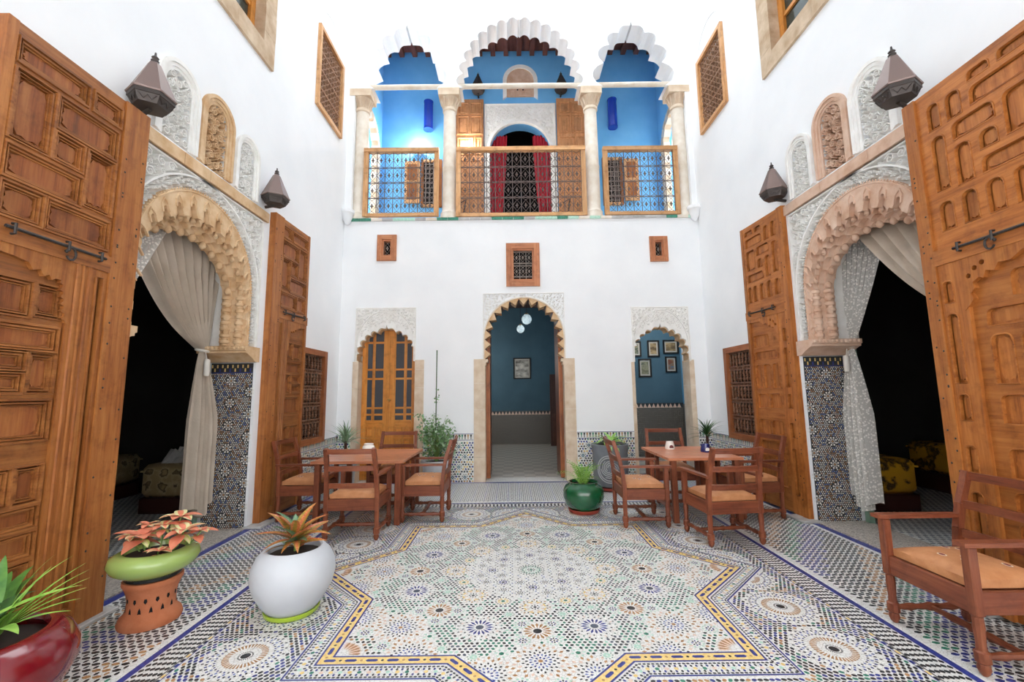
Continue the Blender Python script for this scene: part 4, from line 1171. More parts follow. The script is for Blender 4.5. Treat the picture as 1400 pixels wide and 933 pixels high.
plain('grille_grey', '#8d837c', 0.6, 0.1)
wood('wood_spindle', '#6d4a36', '#8b6650', '#3f281d')
wood('wood_lattice_y', '#9a5a34', '#b06f45', '#6a3a20', axis=1)
wood('wood_pale_y', '#cf9a67', '#deb182', '#a8733f', axis=1); wood('wood_fret', '#a0785c', '#b58d70', '#78543d')
mottled('stone_pale2', '#d9c4aa', '#b59a7c', 5, 0.85, 0.4, 25, spec=0.25); wood('wood_orange_y', '#cf8437', '#dd9a4c', '#a05d20', axis=1, rough=0.35)
plain('grille_brown', '#6a5c58', 0.6, 0.1)
mottled('red_cloth', '#c8283c', '#a81d30', 5, 0.7)
plain('cobalt', '#1d3fae', 0.25, 0, 0.5, 0.4)
wood('wood_pale2', '#c4895a', '#d49d70', '#9d6a40')
# ================================================================ doors and windows of the back wall
def wframe(root, fr, u0, u1, v0, v1, t, w0, w1, mv, mh, name='frame_member'):
    for p, m in (((u0, u0+t, v0, v1), mv), ((u1-t, u1, v0, v1), mv), ((u0+t, u1-t, v0, v0+t), mh), ((u0+t, u1-t, v1-t, v1), mh)):
        q = MB(); q.prism([rect(*p)], w0, w1, fr); q.build(name, m, root)
# ---- glazed double door
yd = 0.20
root = tag(empty('door_5'), 'orange wooden double door with dark glass panes under the left carved arch', 'door', kind='structure')
frd = lambda u, v, w: (u, YB+yd+w, v)
for x0, sg in ((-2.705, 1), (-1.715, -1)):
    X = lambda d: x0+sg*d
    def pc(name, a, b, c, d, w0, w1, m, par=root):
        q = MB(); aa, bb = sorted((X(a), X(b))); q.prism([rect(aa, bb, c, d)], w0, w1, frd); return q.build(name, m, par)
    pc('outer_stile', 0, .095, .02, 2.74, 0, .045, 'wood_orange'); pc('meeting_stile', .385, .494, .02, 2.74, 0, .045, 'wood_orange')
    pc('bottom_rail', .095, .385, .02, .16, 0, .045, 'wood_orange_cross'); pc('lock_rail', .095, .385, .93, 1.05, 0, .045, 'wood_orange_cross')
    for z in (1.13, 1.245, 1.765, 1.93, 2.42): pc('glazing_bar', .095, .385, z, z+.035, .004, .04, 'wood_orange_cross')
    pc('glazing_bar', .185, .235, 1.05, 2.74, .003, .041, 'wood_orange')
    zz = (1.05, 1.13, 1.165, 1.245, 1.28, 1.765, 1.80, 1.93, 1.965, 2.42, 2.455, 2.74)
    for i in range(0, 12, 2):
        for a, b in ((.095, .185), (.235, .385)): pc('pane', a, b, zz[i], zz[i+1], .018, .024, 'glass_dark')
    pn = pc('panel', .095, .385, .16, .93, .02, .03, 'wood_orange')
    pc('panel_bar', .225, .255, .16, .93, .002, .03, 'wood_orange', pn); pc('panel_bar', .095, .385, .72, .75, .004, .03, 'wood_orange_cross', pn)
    for a, b in ((.125, .205), (.275, .355)):
        for c, d in ((.20, .68), (.78, .89)): pc('raised_field', a, b, c, d, .006, .02, 'wood_orange', pn)
q = MB(); q.tube([(-2.19, YB+yd, 1.40), (-2.19, YB+yd-.05, 1.40)], .014, 8); q.lathe([(.012, -.02), (.03, -.01), (.033, .01), (.012, .028)], 10, (-2.19, YB+yd-.06, 1.40)); q.build('knob', 'brass', root, smooth=True)
# ---- open leaves of the centre doorway
for n, x, S in ((6, -0.465, 'left'), (7, 0.895, 'right')):
    root = tag(empty('door_%d' % n), 'narrow wooden door leaf swung inwards on the %s of the centre doorway' % S, 'door', kind='structure')
    f = (lambda u, v, w: (x+w, u, v)) if n == 6 else (lambda u, v, w: (x-w, u, v))
    q = MB(); q.prism([rect(7.76, 8.48, .02, 3.0)], 0.0, .05, f); q.build('leaf_board', 'wood_red', root)
    q = MB(); q.prism([rect(7.74, 7.80, .02, 2.6)], -.012, .06, f); q.build('stile', 'wood_lattice', root)
    for a, b in ((.2, 1.0), (1.15, 1.9), (2.05, 2.6)): q = MB(); q.prism([rect(7.87, 8.38, a, b)], -.012, .0, f); q.build('panel', 'wood_red', root)
# ---- dark door in the hall
root = tag(empty('door_8'), 'dark brown door standing in the far right corner of the hall', 'door', kind='structure')
q = MB(); q.box(1.06, 1.39, HY-.7, HY-.64, .02, 2.02); q.build('leaf_board', 'wood_dark', root)
for z0, z1 in ((.15, .9), (1.05, 1.85)): q = MB(); q.box(1.12, 1.33, HY-.715, HY-.70, z0, z1); q.build('panel', 'wood_dark', root)
# ---- iron grilles
def scroll_grille(mb, fr, u0, u1, v0, v1, nu, rows, w, r=0.006):
    """bars with diamond and cross motifs; rows = heights of the horizontal bars"""
    F = lambda u, v: fr(u, v, w)
    for i in range(nu+1):
        u = u0+(u1-u0)*i/nu; mb.tube([F(u, v0), F(u, v1)], r, 5)
    for v in rows: mb.tube([F(u0, v), F(u1, v)], r*1.25, 5)
    rr = [v0]+list(rows)+[v1]
    for a, b in zip(rr, rr[1:]):
        hgt = b-a
        for i in range(nu):
            c = u0+(u1-u0)*(i+.5)/nu; hw = (u1-u0)/nu*.5; m = (a+b)/2
            if hgt < .12: continue
            mb.tube([F(c-hw, m), F(c, m+hgt*.36), F(c+hw, m), F(c, m-hgt*.36), F(c-hw, m)], r*.75, 4)
            mb.tube([F(c-hw*.35, m), F(c+hw*.35, m)], r*1.6, 4); mb.tube([F(c, m-hgt*.14), F(c, m+hgt*.14)], r*1.6, 4)
            for s in (-1, 1): mb.tube([F(c-hw*.75, m+s*hgt*.46), F(c, m+s*hgt*.36), F(c+hw*.75, m+s*hgt*.46)], r*.7, 4)
def small_window(n, u0, u1, v0, v1, t, label, nu, rows):
    root = tag(empty('window_%d' % n), label, 'window', kind='structure')
    wframe(root, fr_back, u0, u1, v0, v1, t, -0.035, 0.10, 'wood_pale_r', 'wood_pale_r_x')
    wframe(root, fr_back, u0+t, u1-t, v0+t, v1-t, t*.35, -0.012, 0.10, 'wood_pale_r', 'wood_pale_r_x', 'inner_bead')
    q = MB(); q.prism([rect(u0+t, u1-t, v0+t, v1-t)], .14, .16, fr_back); q.build('dark_pane', 'void', root)
    q = MB(); scroll_grille(q, fr_back, u0+t*1.3, u1-t*1.3, v0+t*1.3, v1-t*1.3, nu, rows, .02, .0075); q.build('iron_grille', 'grille_grey', root)
small_window(1, -2.425, -2.075, 3.90, 4.385, .085, 'small square wooden window with iron motif high on the left of the back wall', 1, [])
small_window(2, -0.09, 0.515, 3.40, 4.20, .10, 'wooden window with iron grille above the centre doorway', 3, [3.58, 3.79, 3.83, 4.05])
small_window(3, 2.515, 2.84, 3.83, 4.30, .08, 'small square wooden window with iron motif high on the right of the back wall', 1, [])
# ---- turned-wood lattice windows low on the side walls
spm = MB(); spm.lathe([(.010, -.5), (.016, -.46), (.010, -.42), (.022, -.30), (.030, -.18), (.018, -.08), (.026, 0), (.018, .08), (.030, .18), (.022, .30), (.010, .42), (.016, .46), (.010, .5)], 6)
SPM = spm.mesh('spindle', 'wood_spindle')
def lattice_window(n, fr, u0, u1, v0, v1, label):
    root = tag(empty('window_%d' % n), label, 'window', kind='structure')
    wframe(root, fr, u0, u1, v0, v1, .085, -.045, .06, 'wood_lattice', 'wood_lattice_y')
    q = MB(); q.prism([rect(u0+.08, u1-.08, v0+.08, v1-.08)], .10, .12, fr); q.build('dark_backing', 'lattice_dark', root)
    a, b, c, d = u0+.085, u1-.085, v0+.085, v1-.085; N = 5; hh = (d-c)/N
    for k in range(N+1):
        v = c+hh*k
        for dv in ((0,) if k in (0, N) else (-.025, .025)):
            q = MB(); q.prism([rect(a, b, v+dv-.010, v+dv+.010)], -.004, .02, fr); q.build('lattice_rail', 'wood_spindle', root)
        q = MB(); n2 = 14
        for i in range(n2):
            u = a+(b-a)*(i+.5)/n2; q.prism([rect(u-.008, u+.008, v-.03, v+.03)], 0.0, .018, fr)
        q.build('bead_row', 'wood_spindle', root)
    for k in range(N):
        for i in range(8):
            u = a+(b-a)*(i+.5)/8; o = link('spindle', SPM, root, fr(u, c+hh*(k+.5), .008)); o.scale = (.85, .85, hh*.86)
lattice_window(4, fr_left, 5.96, 6.94, .775, 2.20, 'low turned-wood lattice window on the left wall')
lattice_window(5, fr_right, 5.96, 6.84, .77, 2.17, 'low turned-wood lattice window on the right wall')
# ---- fretwork windows high on the side walls
def fret_window(n, fr, u0, u1, v0, v1, label):
    root = tag(empty('window_%d' % n), label, 'window', kind='structure')
    wframe(root, fr, u0, u1, v0, v1, .065, -.05, .06, 'wood_pale', 'wood_pale_y')
    q = MB(); q.prism([rect(u0+.05, u1-.05, v0+.05, v1-.05)], .10, .12, fr); q.build('dark_backing', 'lattice_dark', root)
    a, b, c, d = u0+.065, u1-.065, v0+.065, v1-.065; q = MB(); nx, nz = 8, 13
    for i in range(nx):
        for j in range(nz):
            x, z = a+(b-a)*(i+.5)/nx, c+(d-c)*(j+.5)/nz; hx, hz = (b-a)/nx*.5, (d-c)/nz*.5
            ribbon(q, [(x-hx, z), (x, z+hz), (x+hx, z), (x, z-hz)], .011, -.006, .012, fr, closed=True)
            ribbon(q, [(x-hx*.5, z-hz*.5), (x+hx*.5, z-hz*.5), (x+hx*.5, z+hz*.5), (x-hx*.5, z+hz*.5)], .009, -.004, .012, fr, closed=True)
    o = q.build('fretwork', 'wood_fret', root); o['kind'] = 'stuff'
    for k in range(5):
        z = c+(d-c)*k/4; q = MB(); q.prism([rect(a, b, z-.012, z+.012)], -.012, .014, fr); q.build('lattice_rail', 'wood_fret', root)
    q = MB(); ac = arch_pts((u0+u1)/2, (u1-u0)*.48, v1+.02, v1+.05, (u1-u0)*.46, 20); ribbon(q, ac, .018, -.012, .002, fr); q.build('plaster_arc', 'plaster', root)
fret_window(6, fr_left, 6.20, 7.16, 6.06, 7.46, 'high wooden fretwork window on the left wall')
fret_window(7, fr_right, 6.18, 7.08, 6.00, 7.38, 'high wooden fretwork window on the right wall')
# ---- casements in stone surrounds at the top of the picture
def stone_window(n, fr, off, label):
    root = tag(empty('window_%d' % n), label, 'window', kind='structure')
    u0, u1, v0, v1 = 3.40+off, 5.02+off, 5.63, 7.62; t = .235
    r = random.Random(n)
    def stones(vert, fixed, a, b):
        x = a
        while x < b-.01:
            e = min(b, x+r.uniform(.3, .5)); e = b if b-e < .15 else e
            q = MB()
            q.prism([rect(fixed, fixed+t, x+.002, e-.002) if vert else rect(x+.002, e-.002, fixed, fixed+t)], -.03-r.uniform(0, .006), .12, fr); q.build('surround_stone', 'stone_pale2', root); x = e
    stones(True, u0, v0, v1); stones(True, u1-t, v0, v1); stones(False, v0, u0+t, u1-t); stones(False, v1-t, u0+t, u1-t)
    a, b, c, d = u0+t, u1-t, v0+t, v1-t
    wframe(root, fr, a, b, c, d, .085, .10, .18, 'wood_orange', 'wood_orange_y')
    for u in (a+(b-a)/2,): q = MB(); q.prism([rect(u-.05, u+.05, c+.08, d-.08)], .105, .17, fr); q.build('mullion', 'wood_orange', root)
    for v in (c+(d-c)*.28, c+(d-c)*.62): q = MB(); q.prism([rect(a+.08, b-.08, v-.025, v+.025)], .115, .165, fr); q.build('glazing_bar', 'wood_orange_y', root)
    m = (a+b)/2; vs = [c+.085, c+(d-c)*.28-.025, c+(d-c)*.28+.025, c+(d-c)*.62-.025, c+(d-c)*.62+.025, d-.085]
    for x0, x1 in ((a+.085, m-.05), (m+.05, b-.085)):
        for i in (0, 2, 4): q = MB(); q.prism([rect(x0, x1, vs[i], vs[i+1])], .14, .15, fr); q.build('pane', 'glass_green', root)
stone_window(8, fr_left, 0.0, 'stone-framed wooden window cut by the top edge on the left wall')
stone_window(9, fr_right, 0.25, 'stone-framed wooden window cut by the top edge on the right wall')

# ================================================================ gallery railings and fittings
def railing(x0, x1, z0, z1, nu, label):
    root = tag(empty('railing', ((x0+x1)/2, YB+.05, z0)), label, 'railing', 'gallery railings')
    cx = (x0+x1)/2; f = lambda u, v, w: (u-cx, w, v-z0)
    for p, m in (((x0, x0+.085, z0, z1), 'wood_pale'), ((x1-.085, x1, z0, z1), 'wood_pale')):
        q = MB(); q.prism([rect(*p)], -.035, .035, f); q.build('post', m, root)
    q = MB(); q.prism([rect(x0, x1, z1, z1+.075)], -.05, .05, f); q.build('top_rail', 'wood_pale_cross', root)
    q = MB(); q.prism([rect(x0+.085, x1-.085, z0, z0+.06)], -.035, .035, f); q.build('bottom_rail', 'wood_pale_cross', root)
    a, b, c, d = x0+.085, x1-.085, z0+.06, z1
    h = d-c; rows = [c+h*.25, c+h*.50, c+h*.74, c+h*.77]
    q = MB(); scroll_grille(q, f, a, b, c, d, nu, [c+h*.25, c+h*.50, c+h*.745], 0, .008); q.build('iron_grille', 'grille_brown', root)
railing(-2.73, -1.33, 4.76, 6.02, 8, 'wood-framed iron railing on the left of the gallery')
railing(-1.005, 1.415, 4.74, 6.02, 14, 'wide wood-framed iron railing in the middle of the gallery')
railing(1.745, 3.14, 4.74, 6.0, 8, 'wood-framed iron railing on the right of the gallery')
fg = lambda u, v, w: (u, GALY+w, v)
# door surround
root = tag(empty('trim_40'), 'white carved plaster surround of the gallery door', 'plasterwork', kind='structure')
o_ = arch_pts(0.24, .70, 4.70, 7.05, .70, 24)
q = MB(); q.prism([clean([(-.585, 4.70)]+o_+[(1.08, 4.70), (1.08, 8.24), (-.585, 8.24)])], -.04, .0, fg); q.build('surround_slab', 'stucco', root)
q = MB(); ribbon(q, arch_pts(0.24, .735, 4.7, 7.05, .735, 24), .035, -.075, -.04, fg); ribbon(q, [(-.56, 4.72), (-.56, 8.21), (1.055, 8.21), (1.055, 4.72)], .02, -.06, -.04, fg); q.build('moulding', 'stucco', root)
big = arch_pts(0.24, .80, 6.5, 7.05, .80, 24)
q = MB(); scrolls(q, inpoly(clean([(-.53, 6.6)]+[p for p in big if p[1] > 6.6]+[(1.02, 6.6), (1.02, 8.18), (-.53, 8.18)])), -.55, 1.05, 6.6, 8.2, fg, -.058, -.04, .02, .045, 31, tries=3000)
o = q.build('scrollwork', 'stucco', root); o['kind'] = 'stuff'
# leaves
for n, x0, x1, S in ((10, -1.245, -.60, 'left'), (11, 1.10, 1.76, 'right')):
    root = tag(empty('door_%d' % n), 'pale panelled wooden leaf folded against the blue wall %s of the gallery door' % S, 'door', kind='structure')
    q = MB(); q.prism([rect(x0, x1, 4.72, 8.32)], -.09, -.03, fg); q.build('leaf_board', 'wood_pale2', root)
    w = x1-x0
    for a, b, c, d in ((.08, .46, 7.95, 8.22), (.54, .92, 7.95, 8.22), (.08, .46, 7.45, 7.88), (.54, .92, 7.45, 7.88), (.08, .62, 6.95, 7.35), (.70, .92, 6.95, 7.35), (.08, .46, 6.1, 6.8), (.54, .92, 6.1, 6.8), (.08, .92, 5.5, 6.0), (.08, .46, 4.85, 5.4), (.54, .92, 4.85, 5.4)):
        q = MB(); ribbon(q, rect(x0+w*a, x0+w*b, c, d), .02, -.108, -.09, fg, closed=True); pn = q.build('panel', 'wood_pale2', root)
        q = MB(); q.prism([rect(x0+w*a+.05, x0+w*b-.05, c+.05, d-.05)], -.10, -.09, fg); q.build('raised_field', 'wood_pale2', pn)
    if n: 
        q = MB(); q.tube([(x0+.1, GALY-.12, 5.75), (x0+.25, GALY-.13, 5.85), (x0+.2, GALY-.13, 5.55)], .015, 5); q.build('iron_latch', 'iron', root)
# red curtains at the gallery door
def drape(name, mat, label, cat, grp, top0, top1, bot0, bot1, z0, z1, y, nf, amp, parent=None):
    mb = MB(); n, m = nf*6, 16; vs = []
    for j in range(m+1):
        t = j/m
        for i in range(n+1):
            s = i/n; a = top0+(top1-top0)*s; b = bot0+(bot1-bot0)*s
            k = t**1.5
            vs.append((a+(b-a)*k, y+amp*sin(2*PI*nf*s+.8*sin(3*t)), z1+(z0-z1)*t))
    fs = [(j*(n+1)+i, j*(n+1)+i+1, (j+1)*(n+1)+i+1, (j+1)*(n+1)+i) for j in range(m) for i in range(n)]
    mb.add(vs, fs); o = mb.build(name, mat, None, smooth=60); tag(o, label, cat, grp); return o
drape('red_curtain', 'red_cloth', 'red curtain drawn to the left side of the gallery door', 'curtain', 'gallery door curtains', -.50, -.06, -.52, -.28, 4.74, 7.55, GALY+.16, 6, .03)
drape('red_curtain', 'red_cloth', 'red curtain drawn to the right side of the gallery door', 'curtain', 'gallery door curtains', .54, .98, .76, 1.0, 4.74, 7.55, GALY+.16, 6, .03)
# arched niche above the door
root = tag(empty('window_10'), 'arched tan stucco window in a white border above the gallery door', 'window', kind='structure')
a = arch_pts(.265, .41, 8.35, 8.82, .41, 20); b = arch_pts(.265, .32, 8.42, 8.82, .33, 20)
q = MB(); q.prism([clean(a+list(reversed(b)))], -.05, 0, fg); q.build('white_border', 'stucco', root)
q = MB(); q.prism([b], -.02, 0, fg); q.build('stucco_panel', 'stone_pink', root)
q = MB()
for u, v in ((.265, 8.72), (.15, 8.66), (.38, 8.66), (.20, 8.60), (.33, 8.60)): beads(q, [(u, v)], .022, fg, -.02)
q.build('perforation', 'lattice_dark', root)
q = MB(); ribbon(q, rect(.02, .51, 8.46, 8.56), .008, -.03, -.02, fg, closed=True); q.build('panel_moulding', 'stone_pink', root)
# lattice windows with a shutter on the gallery wall
for n, x0, x1, s0, s1, S in ((11, -2.04, -1.56, -2.40, -2.06, 'left'), (12, 2.12, 2.58, 2.60, 2.93, 'right')):
    root = tag(empty('window_%d' % n), 'small wooden grille window with an open shutter on the blue gallery wall, %s end' % S, 'window', kind='structure')
    wframe(root, fg, x0, x1, 5.72, 6.86, .06, -.06, .0, 'wood_door', 'wood_pale_cross')
    q = MB(); q.prism([rect(x0+.06, x1-.06, 5.78, 6.80)], -.012, 0, fg); q.build('dark_pane', 'void', root)
    q = MB()
    for i in range(4): u = x0+.06+(x1-x0-.12)*(i+.5)/4; q.tube([fg(u, 5.78, -.04), fg(u, 6.80, -.04)], .012, 5)
    for i in range(9): v = 5.83+i*.115; q.tube([fg(x0+.06, v, -.04), fg(x1-.06, v, -.04)], .010, 5)
    q.build('iron_grille', 'grille_grey', root)
    q = MB(); q.prism([rect(s0, s1, 5.80, 6.80)], -.10, -.06, fg); sh = q.build('shutter', 'wood_pale', root)
    for c, d in ((5.88, 6.26), (6.34, 6.72)): q = MB(); q.prism([rect(s0+.06, s1-.06, c, d)], -.112, -.10, fg); q.build('panel', 'wood_door', sh)
# blue half-round wall lamps
for x, S in ((-1.875, 'left'), (2.39, 'right')):
    root = tag(empty('wall_lamp', (x, GALY, 7.56)), 'cobalt blue cylindrical wall lamp on the %s of the gallery' % S, 'lamp', 'blue gallery lamps')
    q = MB(); q.lathe([(.10, .02), (.105, .03), (.105, .66), (.10, .68)], 16, (0, -.10, 0)); q.build('shade', 'cobalt', root, smooth=True)
    q = MB(); q.lathe([(.11, 0), (.11, .03)], 16, (0, -.10, 0)); q.build('rim', 'cobalt', root); q = MB(); q.lathe([(.11, .67), (.11, .70)], 16, (0, -.10, 0)); q.build('rim', 'cobalt', root)
    q = MB(); q.box(-.05, .05, -.03, 0, .1, .6); q.build('back_plate', 'iron', root)

# small wall uplights
for x, S in ((-2.08, 'over the left shuttered window'), (-.93, 'on the left wooden leaf of the gallery door')):
    root = tag(empty('uplight', (x, GALY-.11, 6.96)), 'small white uplight %s' % S, 'lamp', 'gallery uplights')
    q = MB(); q.lathe([(.03, 0), (.06, .02), (.085, .10), (.07, .10), (.03, .04)], 14, capt=False); q.build('bowl', 'stucco', root, smooth=50)
    q = MB(); q.box(-.02, .02, 0, .11, .02, .06); q.build('arm', 'stucco', root)
    ld = bpy.data.lights.new('uplight_bulb', 'POINT'); ld.energy = UPLIGHT_W; ld.color = (1, .97, .92); ld.shadow_soft_size = .05
    lo = bpy.data.objects.new('uplight_bulb', ld); COL.objects.link(lo); lo.parent = root; lo.location = (0, -.08, .16)
# ================================================================ armchairs and tables
def cushion_mat():
    t = NT('cushion'); v = t.coords((1, 1, 1))
    t.link(t.ramp(t.noise(v, 14, 4), [(0.3, lin('#b5774a')), (0.7, lin('#c98d5f'))]), t.b.inputs['Base Color']); t.set(Roughness=0.6); t.bump(t.noise(v, 60, 3), .25); MAT['cushion'] = t.m
cushion_mat(); plain('embroidery_red', '#7a1f28', 0.8); plain('embroidery_white', '#e0d0bb', 0.8)
def turned_leg(mb, x, y, zt):
    mb.lathe([(.012, 0), (.022, .012), (.030, .035), (.026, .06), (.034, .068), (.034, .118), (.024, .126), (.022, .16), (.026, .24), (.024, zt-.008), (.030, zt)], 10, (x, y, 0))
def make_chair():
    root = empty('armchair')
    WX, DY = .265, .235
    for s in (-1, 1):
        mb = MB(); turned_leg(mb, s*WX, DY, .30)
        mb.cbox(s*WX-.025, s*WX+.025, DY-.025, DY+.025, .295, .645, .005); mb.build('front_leg', 'wood_red', root, smooth=35)
        mb = MB(); turned_leg(mb, s*WX, -DY, .30)
        mb.cbox(s*WX-.022, s*WX+.022, -DY-.025, -DY+.022, .295, .47, .004)
        P = [(s*WX, -DY-.002, .46), (s*(WX-.004), -DY-.012, .58), (s*(WX-.010), -DY-.042, .74), (s*(WX-.016), -DY-.085, .88), (s*(WX-.018), -DY-.105, .945)]
        for a, b in zip(P, P[1:]): mb.beam(a, b, .042, .040, (0, 1, 0))
        mb.build('back_post', 'wood_red', root, smooth=35)
        mb = MB(); sx = s*(WX+.005)
        mb.prism([[(sx-.028, -DY-.045), (sx+.022, -DY-.045), (sx+.030, DY-.02), (sx+.034, DY+.055), (sx-.034, DY+.055), (sx-.034, DY-.02)]], -.672, -.648, fr_floor)
        mb.build('armrest', 'wood_red_y', root)
        mb = MB(); mb.cbox(s*WX-.013, s*WX+.013, -DY+.02, DY-.02, .298, .415, .004); mb.build('side_apron', 'wood_red_y', root)
        mb = MB(); ys = [-DY+.03, -.17, -.13, -.09, -.03, 0, .03, .09, .13, .17, DY-.03]; rs = [.016, .018, .024, .017, .020, .028, .020, .017, .024, .018, .016]
        mb.tube([(s*WX, y, .093) for y in ys], rs, 8); mb.build('side_stretcher', 'wood_red_y', root, smooth=True)
    mb = MB(); xs = [-WX+.02, -.16, -.10, -.03, 0, .03, .10, .16, WX-.02]; mb.tube([(x, 0, .093) for x in xs], [.016, .018, .024, .018, .026, .018, .024, .018, .016], 8)
    mb.build('cross_stretcher', 'wood_red_x', root, smooth=True)
    for y, nm in ((DY, 'front_apron'), (-DY, 'back_apron')):
        mb = MB(); mb.cbox(-WX+.02, WX-.02, y-.014, y+.014, .298, .415, .004); mb.build(nm, 'wood_red_x', root)
    mb = MB(); mb.box(-WX+.012, WX-.012, -DY+.012, DY-.012, .385, .404); mb.build('seat_board', 'wood_red_x', root)
    for z, dy in ((.915, -.098), (.735, -.043), (.555, -.010)):
        mb = MB(); n = 6; 
        for k in range(n):
            x0, x1 = -WX+.03+(2*WX-.06)*k/n, -WX+.03+(2*WX-.06)*(k+1)/n
            c = lambda x: -.022*(1-(x/WX)**2)
            mb.beam((x0, -DY+dy+c(x0), z), (x1, -DY+dy+c(x1), z), .020, .052)
        mb.build('back_rail', 'wood_red_x', root)
    # cushion: rounded, slightly crowned
    mb = MB(); n = 10; hx, hy = .238, .218
    def cz(u, v, top):
        e = max(abs(u), abs(v)); return (.492-.03*max(0, e-.72)/.28*1.0+.012*(1-u*u)*(1-v*v)) if top else (.406+.012*max(0, e-.8)/.2)
    vs = []; 
    for top in (1, 0):
        for j in range(n+1):
            for i in range(n+1):
                u, v = -1+2*i/n, -1+2*j/n; k = 1.0 if abs(u) < .99 and abs(v) < .99 else 1.0
                vs.append((hx*u, hy*v, cz(u, v, top)))
    N = (n+1)**2; fs = []
    for j in range(n):
        for i in range(n):
            a = j*(n+1)+i; fs.append((a, a+1, a+n+2, a+n+1)); fs.append((a+N, a+N+n+1, a+N+n+2, a+N+1))
    per = [i for i in range(n)]+[i*(n+1)+n for i in range(n)]+[N-1-i for i in range(n)]+[(n-i)*(n+1) for i in range(n)]
    for a, b in zip(per, per[1:]+per[:1]): fs.append((a, a+N, b+N, b))
    mb.add(vs, fs); cu = mb.build('cushion', 'cushion', root, smooth=60)
    for (x, y) in ((-.08, .07), (.02, .11), (-.04, .03), (.10, -.08), (.14, -.03), (-.14, -.10)):
        mb = MB()
        for r, z, m in ((.022, .0012, 1), (.015, .002, 0)):
            zz = cz(x/hx, y/hy, 1)+z
            mb.add([(x+r*1.3*cos(t), y+r*.8*sin(t), cz((x+r*1.3*cos(t))/hx, (y+r*.8*sin(t))/hy, 1)+z) for t in [k*PI/5 for k in range(10)]], [tuple(range(10))], m)
        mb.build('embroidered_motif', ['embroidery_red', 'embroidery_white'], cu)
    return root
ch0 = make_chair()
CH = [
 (2.690, 2.700, PI/2, 'big foreground reddish wooden armchair cut by the right edge of the picture'),
 (-2.600, 5.600, -PI/2, 'wooden armchair beside the left table, standing against the far left door leaf'),
 (-1.705, 4.880, 0.02, 'wooden armchair at the left table with its back to the viewer'),
 (-1.085, 5.515, PI/2, 'wooden armchair on the courtyard side of the left table, near the leafy shrub'),
 (-1.710, 6.230, PI, 'wooden armchair behind the left table in front of the orange glazed door'),
 (1.480, 5.215, -PI/2-.02, 'wooden armchair at the right table next to the green glazed pot'),
 (2.235, 6.215, PI-.05, 'wooden armchair behind the right table in front of the doorway with pictures'),
 (2.145, 4.600, .10, 'wooden armchair at the right table with its back to the viewer'),
 (2.915, 5.485, PI/2+.05, 'wooden armchair beside the right table, standing against the far right door leaf'),
]
for i, (x, y, r, lab) in enumerate(CH):
    o = ch0 if i == 0 else copy_tree(ch0)
    o.location = (x, y, 0.002); o.rotation_euler = (0, 0, r); tag(o, lab, 'armchair', 'wooden armchairs')
def table(x0, x1, y0, y1, label):
    root = tag(empty('table', ((x0+x1)/2, (y0+y1)/2, 0.002)), label, 'table', 'courtyard tables')
    hx, hy = (x1-x0)/2, (y1-y0)/2; T = .73; nb = 5
    for k in range(nb):
        mb = MB(); a = -hy+2*hy*k/nb; mb.cbox(-hx, hx, a+.001, a+2*hy/nb-.001, T-.032, T, .003); mb.build('tabletop_plank', 'wood_table', root)
    for sx in (-1, 1):
        for sy in (-1, 1):
            mb = MB(); cx, cy = sx*(hx-.07), sy*(hy-.06); mb.cbox(cx-.032, cx+.032, cy-.032, cy+.032, 0, T-.033, .004); mb.build('leg', 'wood_red', root)
        mb = MB(); mb.cbox(sx*(hx-.07)-.014, sx*(hx-.07)+.014, -hy+.09, hy-.09, .10, .15, .004); mb.build('stretcher', 'wood_red_y', root)
        mb = MB(); mb.cbox(sx*(hx-.07)-.015, sx*(hx-.07)+.015, -hy+.05, hy-.05, T-.055, T-.033, .003); mb.build('cleat', 'wood_red_y', root)
    mb = MB(); mb.cbox(-hx+.085, hx-.085, -.02, .02, .105, .145, .004); mb.build('long_stretcher', 'wood_red_x', root)
    return root
table(-2.37, -1.285, 5.11, 6.22, 'reddish wooden table on the left of the courtyard')
table(1.79, 2.66, 5.06, 6.12, 'reddish wooden table on the right of the courtyard')
# small things on the tables
plain('ceramic_white', '#eeeae2', 0.25, coat=.3); plain('ceramic_blue', '#2b2f6e', 0.2, coat=.4); plain('ember', '#6b3030', 0.7)
root = tag(empty('candle_jar', (-1.98, 5.98, .7325)), 'small round white ceramic jar on the left table', 'jar')
mb = MB(); mb.lathe([(.05, 0), (.072, .015), (.085, .045), (.075, .075), (.062, .085), (.066, .105), (.060, .105), (.055, .088), (.06, .05), (.0, .03)], 20, capb=True, capt=False); mb.build('body', 'ceramic_white', root, smooth=True)
mb = MB(); mb.lathe([(.056, .06), (.0, .062)], 16, capb=False, capt=False); mb.build('candle_wax', 'ceramic_white', root)
def burner(x, y, mat, spot, label):
    root = tag(empty('oil_burner', (x, y, .7325)), label, 'oil burner', 'oil burners')
    mb = MB(); mb.lathe([(.060, 0), (.064, .01), (.058, .05), (.046, .092), (.044, .10), (.036, .10), (.030, .088), (.0, .082)], 18, capt=False); mb.build('body', mat, root, smooth=True)
    mb = MB(); mb.prism([arch_pts(0, .026, .018, .030, .028, 8)], 0, .012, lambda u, v, w: (u, -.064+w+v*.12, v)); mb.build('opening', spot, root)
burner(2.10, 5.86, 'ceramic_white', 'ember', 'white oil burner with a dark arched opening on the right table')
burner(2.44, 5.55, 'ceramic_blue', 'ceramic_white', 'dark blue oil burner with a pale motif on the right table')
